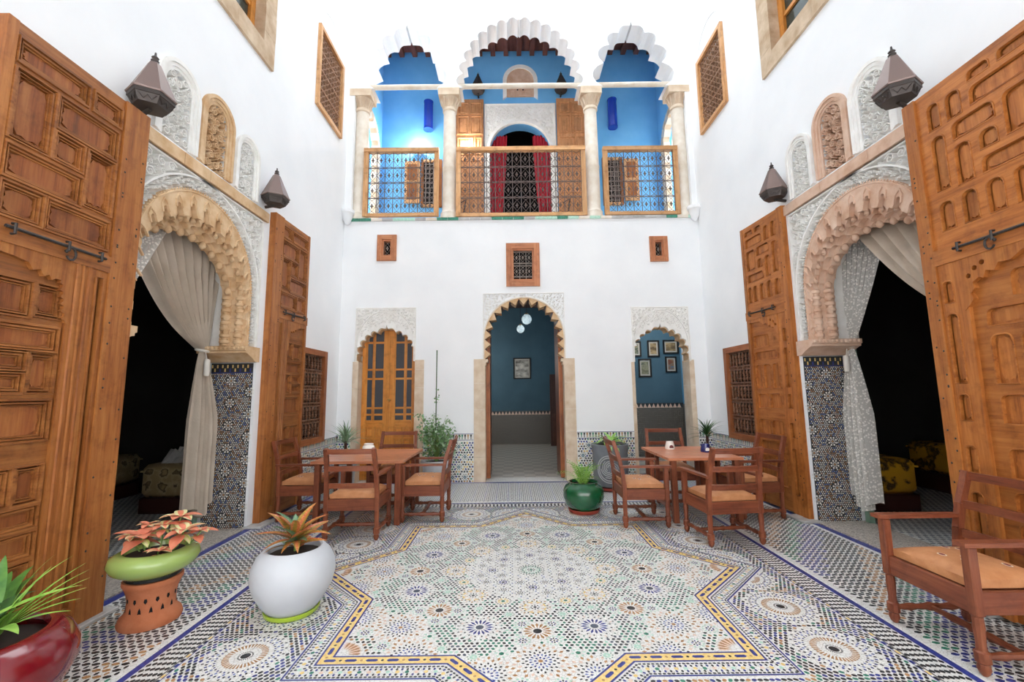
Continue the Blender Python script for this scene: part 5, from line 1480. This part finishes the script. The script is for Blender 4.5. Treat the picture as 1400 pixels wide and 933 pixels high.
# ================================================================ pots and plants
def leafmesh(name, L, W_, mats, curve=.35, fold=.18, nseg=8, wave=0.0, shape=0.5):
    """blade along +Y, drooping, folded at the midrib; material 1 along the rib when two are given"""
    mb = MB(); vs = []
    for i in range(nseg+1):
        t = i/nseg; a = curve*t; y = L*t*cos(a*.8); z = L*t*sin(.25)-L*curve*t*t*.8
        w = W_*(sin(PI*min(1, t**shape*.98+.02)))**.8*(1+wave*sin(t*18))
        if i == nseg: w = .0005
        vs += [(-w, y, z+fold*w), (-w*.45, y, z+fold*.3*w), (0, y, z), (w*.45, y, z+fold*.3*w), (w, y, z+fold*w)]
    for i in range(nseg):
        for k in range(4):
            a = i*5+k; mb.add([], [], 0); mb.f.append((a, a+1, a+6, a+5)); mb.mi.append((1 if k in (1, 2) else 0) if len(mats) > 1 else 0)
    mb.v = vs
    me = mb.mesh(name, mats); smooth_mesh(me, 80); return me
def leafmat(name, a, b, rough=.45, scale=14, vec=(1, 1, 1)):
    t = NT(name); v = t.coords(vec); t.link(t.ramp(t.noise(v, scale, 3), [(.38, lin(a)), (.62, lin(b))]), t.b.inputs['Base Color']); t.set(Roughness=rough)
    t.b.inputs['Subsurface Weight'].default_value = 0.0; MAT[name] = t.m
leafmat('leaf_green', '#3f6b2a', '#5c8a38'); leafmat('leaf_dark', '#24441f', '#39602c'); leafmat('leaf_bright', '#6fa03a', '#9bc35a'); leafmat('leaf_grey', '#6f8a68', '#8ea784')
leafmat('leaf_lime', '#b7c964', '#d8dd9a'); leafmat('croton_red', '#a84a34', '#d98a4f', vec=(3, 22, 3)); leafmat('croton_yellow', '#c58a3a', '#5a6a2a', vec=(3, 26, 3)); leafmat('croton_green', '#3f6a45', '#6f9a70', vec=(3, 18, 3))
leafmat('coleus_pink', '#d9765c', '#e79a78', scale=10); leafmat('coleus_edge', '#d3cf8a', '#e6dcae'); leafmat('stem_green', '#5d7a3a', '#7c9550'); leafmat('leaf_shrub', '#4f7a42', '#7fa46c', scale=3)
plain('pot_red', '#74101b', .18, coat=.6); plain('pot_green', '#9cb464', .22, coat=.5); mottled('pot_dkgreen', '#16613a', '#0f4a2c', 5, .12, coat=.7); mottled('pot_white', '#c9ccd1', '#c0c3c9', 3, .5)
plain('lime', '#a8c434', .3, coat=.3); mottled('terracotta', '#c47a55', '#b0653f', 8, .85, .15, 50); mottled('pot_grey', '#7c8086', '#6c7076', 8, .6, .1); plain('relief_pale', '#b9bcbd', .7); plain('black_plastic', '#1f2021', .5); plain('saucer_red', '#9c3f2d', .6)
def orient(o, az, el, roll=0.0):
    o.rotation_mode = 'XYZ'
    M = Matrix.Rotation(az, 3, 'Z') @ Matrix.Rotation(el, 3, 'X') @ Matrix.Rotation(roll, 3, 'Y'); o.rotation_euler = M.to_euler()
def pot(root, prof, mat, soil_r, soil_z, n=36, name='pot'):
    mb = MB(); mb.lathe(prof, n, capb=True, capt=False); mb.build(name, mat, root, smooth=50)
    mb = MB(); mb.lathe([(soil_r, soil_z), (soil_r*.5, soil_z+.012), (0.001, soil_z+.015)], 20, capb=False, capt=False); mb.build('soil', 'soil', root)
R_ = random.Random(8)
# ---- red bowl, bottom left
root = tag(empty('potted_plant', (-2.505, 2.14, .002)), 'glossy red round pot with a green leafy plant in the bottom left corner', 'potted plant')
pot(root, [(.18, 0), (.20, .01), (.30, .10), (.352, .21), (.350, .29), (.315, .36), (.265, .395), (.235, .395), (.225, .37), (.25, .33)], 'pot_red', .245, .335)
lm = leafmesh('leaf', .34, .035, ['leaf_green'], .5); lm2 = leafmesh('leaf', .26, .045, ['leaf_dark'], .7); lm3 = leafmesh('leaf', .30, .012, ['leaf_bright'], .35); lm4 = leafmesh('leaf', .17, .04, ['leaf_bright'], .6)
for k in range(34):
    az = R_.uniform(0, 2*PI); r = R_.uniform(0, .12); me = (lm, lm2, lm3, lm4)[k % 4]
    o = link('leaf', me, root, (r*cos(az+PI/2), r*sin(az+PI/2), .33+R_.uniform(0, .16))); orient(o, az, R_.uniform(.25, 1.05), R_.uniform(-.4, .4)); s = R_.uniform(.75, 1.25); o.scale = (s, s, s)
for k in range(6):
    o = link('leaf', lm3, root, (.05, .05, .40)); orient(o, -1.15+.16*k-.5, .30+.09*k, .2); o.scale = (1, 1.25, 1)
mb = MB()
for k in range(9):
    az = R_.uniform(0, 6.28); mb.tube([(.05*cos(az), .05*sin(az), .32), (.07*cos(az), .07*sin(az), .5)], .006, 5)
mb.build('stems', 'stem_green', root)
# ---- terracotta stand with green bowl and coleus
root = tag(empty('plant_stand', (-2.475, 3.10, .002)), 'pierced terracotta stand under the green bowl', 'plant stand')
prof = [(.172, 0), (.178, .02), (.168, .05), (.148, .065), (.136, .10), (.132, .15), (.140, .20), (.158, .245), (.168, .262), (.166, .285), (.15, .285), (.12, .2), (.12, .05)]
mb = MB(); mb.lathe(prof, 28, capt=False); mb.build('body', 'terracotta', root, smooth=50)
mb = MB()
for k in range(14):
    t = 2*PI*k/14
    for dz, hh, dt in ((.105, .030, 0), (.175, .022, .22)):
        c = cos(t+dt), sin(t+dt); rr = .1365 if dz < .15 else .1375
        tx, ty = -c[1], c[0]
        mb.add([(c[0]*rr+tx*a, c[1]*rr+ty*a, dz+b) for a, b in ((0, -hh), (.010, -hh*.3), (.007, hh*.4), (0, hh), (-.007, hh*.4), (-.010, -hh*.3))], [tuple(range(6))])
mb.build('piercing', 'void', root)
root = tag(empty('potted_plant', (-2.475, 3.10, .2885)), 'low green glazed bowl with orange-pink leafed plant on the terracotta stand', 'potted plant')
mb = MB(); mb.lathe([(.150, 0), (.158, .006), (.158, .022), (.15, .024)], 28); mb.build('saucer', 'black_plastic', root)
pot(root, [(.14, .022), (.175, .03), (.235, .07), (.258, .115), (.245, .155), (.20, .18), (.175, .178), (.168, .15)], 'pot_green', .172, .15)
cm = leafmesh('leaf', .125, .038, ['coleus_pink', 'coleus_pink'], .45, .1, 7, shape=.75); ce = leafmesh('leaf', .12, .034, ['coleus_edge', 'coleus_pink'], .5, .1, 7, shape=.75); cg = leafmesh('leaf', .09, .022, ['leaf_lime', 'coleus_edge'], .6, .1, 7, shape=.75)
for (x, y, z, big) in ((-.06, -.06, .28, 1.15), (.08, .10, .36, 1.1), (.20, -.02, .30, 1.05), (.12, -.12, .20, .7), (-.12, .06, .32, .6), (.04, .0, .33, .8), (.26, .06, .27, .85), (-.17, -.02, .27, .75)):
    q = MB(); q.tube([(x*.5, y*.5, .14), (x*.8, y*.8, .2), (x, y, z)], .005, 5); q.build('stem', 'stem_green', root)
    for k in range(7): o = link('leaf', cm if k % 2 else ce, root, (x, y, z)); orient(o, k*2*PI/7+x*9, R_.uniform(-.1, .35)); s = big*R_.uniform(.85, 1.15); o.scale = (s, s, s)
    for k in range(5): o = link('leaf', cg if k % 2 else cm, root, (x*.9, y*.9, z-.03)); orient(o, k*2*PI/5+1+y*9, R_.uniform(-.5, -.1)); s = big*R_.uniform(.8, 1.1); o.scale = (s, s, s)
# ---- white pot with croton
root = tag(empty('potted_plant', (-1.565, 3.20, .002)), 'big white round pot with a red and yellow croton on a lime saucer', 'potted plant')
mb = MB(); mb.lathe([(.165, 0), (.178, .012), (.182, .035), (.172, .035), (.16, .015)], 32, capt=False); mb.build('saucer', 'lime', root, smooth=50)
pot(root, [(.145, .016), (.155, .02), (.205, .08), (.255, .17), (.276, .25), (.270, .32), (.240, .385), (.200, .425), (.182, .432), (.170, .425), (.172, .38)], 'pot_white', .172, .385, 48)
l1 = leafmesh('leaf', .26, .034, ['croton_red', 'croton_yellow'], .45, .25, 9, .06); l2 = leafmesh('leaf', .25, .033, ['croton_yellow', 'croton_red'], .5, .25, 9, .06); l3 = leafmesh('leaf', .21, .044, ['croton_green', 'leaf_grey'], .35, .25, 9)
q = MB(); q.tube([(0, 0, .38), (.003, 0, .47), (0, .004, .55)], .008, 6); q.build('stem', 'stem_green', root)
for k in range(15):
    az = k*2.4; z = .42+.008*k; o = link('leaf', (l1, l2, l1, l2, l3)[k % 5], root, (.012*cos(az), .012*sin(az), z)); orient(o, az, .12+.055*k, R_.uniform(-.3, .3)); s = R_.uniform(.9, 1.2); o.scale = (s, s, s)
for az, el, me, s in ((1.35, .75, l1, 1.25), (-1.3, .75, l1, 1.15), (-1.75, .35, l2, 1.25), (1.75, .3, l1, 1.2), (2.5, .1, l1, .9), (-2.6, .05, l2, .9), (3.1, 0.0, l2, .75), (0, 1.0, l3, 1.0), (.5, .9, l3, 1.0), (-2.2, .2, l3, .8)):
    o = link('leaf', me, root, (0, 0, .47)); orient(o, az, el); o.scale = (s, s, s)
# ---- green glazed pot with fern
root = tag(empty('potted_fern', (.885, 5.62, .002)), 'glossy dark green pot with a fern on a red saucer near the centre doorway', 'potted plant')
mb = MB(); mb.lathe([(.17, 0), (.19, .015), (.20, .05), (.19, .05), (.17, .025)], 30, capt=False); mb.build('saucer', 'saucer_red', root, smooth=50)
pot(root, [(.15, .026), (.165, .03), (.225, .10), (.258, .19), (.255, .27), (.225, .325), (.185, .345), (.178, .365), (.19, .375), (.175, .375), (.165, .34)], 'pot_dkgreen', .17, .33, 40)
fr1 = MB()
for i in range(13):
    t = i/12; y = .30*t; z = .10*sin(t*1.8)-.12*t*t; w = .055*sin(PI*min(1, .12+t*.88))**.8
    for s in (-1, 1): fr1.add([(0, y, z), (s*w*.5, y+.010, z+.004), (s*w, y+.024, z-.006), (s*w*.5, y+.024, z+.004)], [(0, 1, 2, 3)] if s > 0 else [(3, 2, 1, 0)])
FRM = fr1.mesh('frond', 'leaf_bright')
for k in range(30):
    az = k*2.4; o = link('frond', FRM, root, (.05*cos(az+1.57)*.6, .05*sin(az+1.57)*.6, .33)); orient(o, az, R_.uniform(.25, 1.25), R_.uniform(-.5, .5)); s = R_.uniform(.75, 1.15); o.scale = (s, s, s)
# ---- grey pot with scroll relief
root = tag(empty('potted_plant', (1.53, 6.93, .002)), 'large grey pot with scroll relief and bright strap-leafed plant behind the fern', 'potted plant')
mb = MB(); mb.lathe([(.25, 0), (.30, .015), (.31, .05), (.29, .05)], 30, capt=False); mb.build('saucer', 'saucer_red', root)
pot(root, [(.24, .05), (.255, .06), (.275, .30), (.272, .55), (.285, .60), (.29, .68), (.27, .69), (.26, .66)], 'pot_grey', .265, .655, 36)
mb = MB(); a0 = -PI/2-.25
for rr, n in ((.20, 28), (.17, 28)):
    mb.tube([( .281*cos(a0+rr*cos(t)/.281), .281*sin(a0+rr*cos(t)/.281), .33+rr*sin(t)) for t in [i*2*PI/n for i in range(n+1)]], .008, 5)
for k in range(6):
    t0 = k*PI/3; pts = []
    for i in range(9):
        s = i/8; q = .14*(1-s*.7); t = t0+s*3.6; pts.append((.281*cos(a0+q*cos(t)/.281), .281*sin(a0+q*cos(t)/.281), .33+q*sin(t)))
    mb.tube(pts, .007, 5)
mb.build('scroll_relief', 'relief_pale', root)
sl = leafmesh('leaf', .40, .028, ['leaf_bright'], .8, .3, 9)
for k in range(26):
    az = k*2.4; o = link('leaf', sl, root, (.03*cos(az), .03*sin(az), .66)); orient(o, az, R_.uniform(.15, 1.0)); s = R_.uniform(.8, 1.15); o.scale = (s, s, s)
# ---- shrub in white pot with a stake
root = tag(empty('potted_shrub', (-1.235, 7.05, .002)), 'leafy green shrub with a thin stake in a white pot left of the centre doorway', 'potted plant')
pot(root, [(.17, 0), (.175, .01), (.225, .36), (.23, .40), (.25, .41), (.25, .45), (.235, .45), (.22, .41)], 'pot_white', .22, .41, 30)
mb = MB(); mb.tube([(-.02, 0, .4), (-.015, 0, 1.4), (-.01, .0, 2.22)], .009, 6); mb.build('stake', 'leaf_dark', root)
mb = MB(); B = []
for k in range(26):
    az = R_.uniform(0, 6.28); L = R_.uniform(.15, .36); h = R_.uniform(.55, 1.22); p0 = (0, 0, .42); p1 = (.3*L*cos(az), .3*L*sin(az), .42+(h-.42)*.6); p2 = (L*cos(az), L*sin(az), h)
    mb.tube([p0, p1, p2], [.008, .006, .003], 5); B.append((p1, p2))
mb.build('branches', 'stem_green', root)
mb = MB(); lw = .026
def quadleaf(mb, p, r, size, m=0):
    d = Vector((r.gauss(0, 1), r.gauss(0, 1), r.gauss(0, .8))).normalized(); u = d.orthogonal().normalized(); u = Matrix.Rotation(r.uniform(0, 6.28), 3, d) @ u
    p = Vector(p); a, b, c, e = p, p+d*size*.5+u*size*.32, p+d*size, p+d*size*.5-u*size*.32
    mb.add([tuple(a), tuple(b), tuple(c), tuple(e)], [(0, 1, 2, 3)], m)
for p1, p2 in B:
    p1, p2 = Vector(p1), Vector(p2)
    for i in range(34):
        q = p1.lerp(p2, R_.random()*1.08)+Vector((R_.gauss(0, .05), R_.gauss(0, .05), R_.gauss(0, .05))); quadleaf(mb, q, R_, R_.uniform(.04, .07), 0 if R_.random() < .6 else 1)
for i in range(14): quadleaf(mb, (-.015+R_.gauss(0, .02), R_.gauss(0, .02), R_.uniform(1.2, 1.6)), R_, .05, 0)
o = mb.build('foliage', ['leaf_shrub', 'leaf_grey'], root); o['kind'] = 'stuff'
# ---- spiky plants in the back corners
def spiky(x, y, mat, pr, ph, label, leafm, n, L, z0):
    root = tag(empty('potted_yucca', (x, y, .002)), label, 'potted plant')
    pot(root, [(pr*.8, 0), (pr*.82, .01), (pr, ph*.9), (pr*1.06, ph*.92), (pr*1.06, ph), (pr*.95, ph), (pr*.9, ph-.03)], mat, pr*.93, ph-.035, 24)
    mb = MB(); mb.tube([(0, 0, ph-.04), (.01, 0, z0)], .022, 7); mb.build('trunk', 'wood_dark', root)
    me = leafmesh('leaf', L, .014, [leafm], .55, .3, 7)
    for k in range(n):
        az = k*2.4; o = link('leaf', me, root, (.01, 0, z0-.06*R_.random())); orient(o, az, R_.uniform(.05, 1.35)); s = R_.uniform(.75, 1.1); o.scale = (s, s, s)
spiky(-2.62, 6.80, 'pot_white', .17, .45, 'grey-green spiky plant in a tall white pot in the left back corner', 'leaf_grey', 40, .42, .78)
spiky(3.04, 6.85, 'terracotta', .16, .42, 'dark green spiky plant in a terracotta pot in the right back corner', 'leaf_dark', 40, .37, .82)
# ================================================================ curtains of the side doorways
mottled('linen', '#cdbfae', '#bcae9d', 4, .75, .15, 40)
def lace():
    t = NT('lace'); v = t.coords((1, 1, 1)); t.set(Base_Color=lin('#e9e6e0'), Roughness=.9)
    vo = t.node('ShaderNodeTexVoronoi'); vo.inputs['Scale'].default_value = 38; t.link(v, vo.inputs['Vector'])
    mr = t.node('ShaderNodeMapRange'); mr.inputs['From Min'].default_value = .25; mr.inputs['From Max'].default_value = .5; mr.inputs['To Min'].default_value = .95; mr.inputs['To Max'].default_value = .55
    t.link(vo.outputs['Distance'], mr.inputs['Value']); t.link(mr.outputs[0], t.b.inputs['Alpha']); MAT['lace'] = t.m
lace(); plain('cord_white', '#e6e1d8', .7)
def tied_curtain(fr, mat, label, y_top0, y_top1, z_top, y_tie, z_tie, y_b0, y_b1, z_b, w, nf, amp, seed, sag):
    """hangs from a rod line, gathered at a tie and falling below it"""
    root = tag(empty('curtain'), label, 'curtain', 'doorway curtains')
    n, m = nf*6, 22; mb = MB(); vs = []
    for j in range(m+1):
        t = j/m
        for i in range(n+1):
            s = i/n; yt = y_top0+(y_top1-y_top0)*s
            g = .055*(s-.5)
            e = t**(0.75+.9*abs(yt-y_tie))
            y = yt+(y_tie+g-yt)*t**.95
            z = z_top+(z_tie-z_top)*(t if abs(yt-y_tie) < .01 else t**(1+sag*abs(yt-y_tie)*.0)) - sag*abs(yt-y_tie)*sin(PI*t)*.30
            a = amp*(1-.55*t)
            vs.append(fr(y, z, w+a*sin(2*PI*nf*s+1.2*sin(2.2*t+seed))+.02*sin(seed+5*s)))
    fs = [(j*(n+1)+i, j*(n+1)+i+1, (j+1)*(n+1)+i+1, (j+1)*(n+1)+i) for j in range(m) for i in range(n)]
    mb.add(vs, fs); mb.build('upper_drape', mat, root, smooth=70)
    mb = MB(); vs = []; m = 16; n = 36
    for j in range(m+1):
        t = j/m
        for i in range(n+1):
            s = i/n; k = min(1, t*2.2)**.8
            y = y_tie+.055*(s-.5)+((y_b0+(y_b1-y_b0)*s)-y_tie)*k
            z = z_tie-.01+(z_b+.10*sin(s*7+seed)*(.5+.5*s)-z_tie)*t
            vs.append(fr(y, z, w+(.02+.045*k)*sin(2*PI*5*s+seed)))
    fs = [(j*(n+1)+i, j*(n+1)+i+1, (j+1)*(n+1)+i+1, (j+1)*(n+1)+i) for j in range(m) for i in range(n)]
    mb.add(vs, fs); mb.build('lower_drape', mat, root, smooth=70)
    mb = MB(); mb.tube([fr(y_tie+.055*cos(a), z_tie+.012*sin(a), w+.06*sin(a)) for a in [k*PI/8 for k in range(17)]], .016, 6); mb.build('tie_cord', 'cord_white', root)
    mb = MB(); sg = -1 if y_tie > D_C else 1
    c = fr(y_tie+sg*.035, z_tie-.22, w-.09)
    mb.tube([fr(y_tie+sg*.02, z_tie, w-.05), fr(y_tie+sg*.035, z_tie-.12, w-.085)], .005, 5)
    mb.lathe([(.004, .12), (.026, .11), (.030, .09), (.030, -.06), (.024, -.07)], 10, c); ts = mb.build('tassel', 'cord_white', root, smooth=40)
    return root
tied_curtain(fr_left, 'linen', 'beige curtain tied back at the far side of the left doorway', 3.55, 5.0, 3.33, 4.80, 2.02, 4.74, 5.04, .26, .45, 10, .075, .4, .62)
tied_curtain(fr_left, 'lace', 'white lace curtain at the near side of the left doorway, mostly behind the door leaf', 3.2, 4.15, 3.30, 3.36, 2.02, 3.2, 3.45, .30, .34, 9, .02, 1.1, .5)
tied_curtain(fr_right, 'lace', 'white lace curtain tied back at the far side of the right doorway', 4.25, 5.03, 3.33, 4.92, 1.99, 4.78, 5.05, .24, .48, 9, .035, .9, .35)
tied_curtain(fr_right, 'linen', 'beige curtain swept to the near side of the right doorway', 3.25, 4.62, 3.33, 3.40, 2.05, 3.24, 3.5, .3, .36, 9, .05, .2, .50)
# ================================================================ furniture of the dark rooms
def damask(name, a, b, c, sc, thr):
    t = NT(name); v = t.coords((sc, sc, sc))
    vo = t.node('ShaderNodeTexVoronoi', feature='SMOOTH_F1'); vo.inputs['Scale'].default_value = 1; vo.inputs['Randomness'].default_value = .25; t.link(v, vo.inputs['Vector'])
    n = t.noise(v, 2.5, 4); ma = t.node('ShaderNodeMath', operation='MULTIPLY_ADD'); t.link(n, ma.inputs[0]); ma.inputs[1].default_value = .55; t.link(vo.outputs['Distance'], ma.inputs[2])
    t.link(t.ramp(ma.outputs[0], [(thr-.12, lin(a)), (thr, lin(b)), (thr+.05, lin(c)), (thr+.14, lin(a))]), t.b.inputs['Base Color']); t.set(Roughness=.7); MAT[name] = t.m
damask('damask_brown', '#a8946a', '#4f3f24', '#bfae86', 6, .62); damask('damask_yellow', '#d9a022', '#241b10', '#d9a022', 3.2, .66); plain('wood_maroon', '#3a1512', .5)
def plastic():
    t = NT('plastic_wrap'); t.set(Base_Color=lin('#d8d6d2'), Roughness=.18, Alpha=.72); MAT['plastic_wrap'] = t.m
plastic()
def banquette(x0, x1, y0, y1, mat, label, h0=.20, h1=.62, n=1):
    root = tag(empty('banquette', ((x0+x1)/2, (y0+y1)/2, .005)), label, 'banquette', 'banquettes'); hx, hy = (x1-x0)/2, (y1-y0)/2
    mb = MB(); mb.cbox(-hx, hx, -hy, hy, 0, h0, .01); mb.build('base', 'wood_maroon', root)
    mb = MB(); mb.cbox(-hx-.01, hx+.01, -hy-.01, hy+.01, h0+.003, h1, .06); mb.build('cushion', mat, root, smooth=50)
    mb = MB(); ribbon(mb, rect(-hx, hx, -hy, hy), .012, -(h1-.075), -(h1-.095), fr_floor, closed=True); mb.build('piping', mat, root)
    return root
banquette(-4.85, -3.98, 5.72, 6.9, 'damask_brown', 'brown damask banquette just inside the left doorway')
banquette(-6.7, -5.85, 1.6, 6.9, 'damask_brown', 'long banquette in the dark along the far wall of the left room')
banquette(4.08, 5.00, 5.45, 6.9, 'damask_yellow', 'yellow and black patterned banquette just inside the right doorway')
banquette(6.2, 7.05, 1.6, 6.9, 'damask_yellow', 'long yellow patterned banquette along the far wall of the right room', .25, .68)
mb = MB(); r = random.Random(5); n = 12; vs = []
for j in range(n+1):
    for i in range(n+1):
        u, v = i/n, j/n; e = min(u, 1-u, v, 1-v)
        vs.append((-4.66+.62*u+r.gauss(0, .012), 5.72+.55*v+r.gauss(0, .012), .645+.15*min(1, e*5)*(.5+r.random())))
mb.add(vs, [(j*(n+1)+i, j*(n+1)+i+1, (j+1)*(n+1)+i+1, (j+1)*(n+1)+i) for j in range(n) for i in range(n)])
o = mb.build('plastic_sheet', 'plastic_wrap'); tag(o, 'crumpled clear plastic wrapping on the brown damask banquette', 'plastic sheet')
# ================================================================ hall and small room
def picture(name, fr, u0, u1, v0, v1, art, label, cat='picture', frame='iron_black', mat='#b9b3a8', grp='framed pictures'):
    root = tag(empty(name), label, cat, grp); t = min(.035, (u1-u0)*.12)
    for p in ((u0, u0+t, v0, v1), (u1-t, u1, v0, v1), (u0+t, u1-t, v0, v0+t), (u0+t, u1-t, v1-t, v1)):
        q = MB(); q.prism([rect(*p)], -.03, -.001, fr); q.build('frame_member', frame, root)
    q = MB(); q.prism([rect(u0+t, u1-t, v0+t, v1-t)], -.010, -.002, fr); q.build('mount', 'mount', root)
    m = .035; q = MB(); q.prism([rect(u0+t+m, u1-t-m, v0+t+m, v1-t-m)], -.013, -.010, fr); q.build('print', art, root)
plain('mount', '#b4afa5', .6)
def art(name, cols, sc):
    t = NT(name); v = t.coords((sc, sc, sc*1.6)); t.link(t.ramp(t.noise(v, 1.5, 3), [(p, lin(c)) for p, c in cols]), t.b.inputs['Base Color']); t.set(Roughness=.35); MAT[name] = t.m
art('art_grey', [(.35, '#55524d'), (.5, '#a9a59c'), (.65, '#cfcac0')], 3); art('art_ochre', [(.35, '#5b4a35'), (.5, '#8a7351'), (.65, '#b39a70')], 4); art('art_village', [(.35, '#4d6f8f'), (.48, '#8a6a4a'), (.62, '#7a4a38')], 5); art('art_green', [(.35, '#6b6a55'), (.5, '#8c8a70'), (.65, '#3f4a42')], 5)
fh = lambda u, v, w: (u, HY+w, v); fs_ = lambda u, v, w: (u, RY+w, v); fsr = lambda u, v, w: (RX1+w, u, v)
picture('framed_picture', fh, .03, .56, 1.92, 2.56, 'art_grey', 'framed grey picture on the end wall of the hall')
picture('framed_picture', fs_, 3.24, 3.525, 2.32, 2.72, 'art_ochre', 'upright framed picture in the middle of the upper row in the right room')
picture('framed_picture', fs_, 3.615, 3.985, 2.39, 2.725, 'art_ochre', 'wide framed picture on the right of the upper row in the right room')
picture('framed_picture', fs_, 3.005, 3.315, 1.84, 2.28, 'art_green', 'upright framed picture on the left of the lower row in the right room')
picture('framed_picture', fs_, 3.65, 3.92, 1.945, 2.325, 'art_village', 'darker frameless-looking picture with blue sky on the right of the lower row', frame='iron_black')
picture('framed_picture', fs_, 2.80, 3.09, 2.33, 2.70, 'art_green', 'framed picture at the far left of the upper row, half hidden by the arch')
picture('framed_picture', fsr, 9.35, 9.75, 2.30, 2.70, 'art_ochre', 'small picture on the sky blue side wall of the right room')
# blue strip of cloth by the right doorway threshold
mb = MB(); mb.cbox(2.18, 3.08, 7.55, 7.85, .002, .05, .01); tag(mb.build('door_mat', 'ceramic_blue'), 'dark blue mat at the foot of the right doorway', 'mat')
# glass pendant lamps in the hall
def lamp_mat():
    t = NT('lamp_glass'); v = t.coords((30, 30, 30)); t.set(Base_Color=lin('#cfe3ea'), Roughness=.15)
    n = t.noise(v, 1.2, 2); t.link(t.ramp(n, [(.42, lin('#274a5c')), (.5, lin('#dff2f7'))]), t.b.inputs['Emission Color']); t.b.inputs['Emission Strength'].default_value = 0.14; MAT['lamp_glass'] = t.m
lamp_mat()
for i, (x, y, z, r, lab) in enumerate(((.335, 9.5, 3.15, .115, 'larger upper glass globe lamp hanging in the hall'), (.195, 9.5, 2.93, .09, 'smaller lower glass globe lamp hanging in the hall'))):
    root = tag(empty('pendant_lamp', (x, y, z)), lab, 'lamp', 'hall pendant lamps')
    mb = MB(); mb.lathe([(r*.25, -r), (r*.7, -r*.75), (r*.97, -r*.25), (r*.97, r*.25), (r*.7, r*.75), (r*.3, r*1.0)], 14); mb.build('globe', 'lamp_glass', root, smooth=60)
    mb = MB(); mb.tube([(0, 0, r), (0, 0, HZ-z)], .006, 5); mb.build('chain', 'iron', root)
    mb = MB(); mb.lathe([(r*.45, r*.95), (r*.3, r*1.15), (.01, r*1.3)], 10); mb.build('cap', 'brass', root)
root = tag(empty('added_sconce', (HX0+.02, 11.2, 2.25)), 'small added glass wall sconce, out of view, lighting the hall from its teal left wall', 'lamp')
mb = MB(); mb.lathe([(.03, -.14), (.07, -.08), (.08, .02), (.06, .03)], 14, (.12, 0, 0)); mb.build('shade', 'ceramic_white', root, smooth=50)
mb = MB(); mb.box(-.02, .02, -.05, .05, -.12, .06); mb.tube([(.0, 0, -.1), (.12, 0, -.13)], .012, 6); mb.build('arm', 'brass', root)
ld = bpy.data.lights.new('hall_fill_light', 'POINT'); ld.energy = HALL_W; ld.color = (1, .95, .88); ld.shadow_soft_size = .06  # added fill light, out of view, brightens the hall
lo = bpy.data.objects.new('hall_fill_light', ld); COL.objects.link(lo); lo.parent = root; lo.location = (.14, 0, .14)
ld = bpy.data.lights.new('study_fill_light', 'POINT'); ld.energy = STUDY_W; ld.color = (1, .96, .9); ld.shadow_soft_size = .15  # added fill light, out of view, brightens the small right room
root = tag(empty('added_ceiling_lamp', (2.9, 9.0, 3.75)), 'added white globe lamp, out of view, lighting the small right room from its ceiling', 'lamp')
mb = MB(); mb.lathe([(.04, -.14), (.12, -.08), (.14, 0), (.10, .08), (.05, .12), (.05, HZ-3.75)], 16); mb.build('globe', 'ceramic_white', root, smooth=60)
lo = bpy.data.objects.new('study_fill_light', ld); COL.objects.link(lo); lo.parent = root; lo.location = (0, 0, -.35)
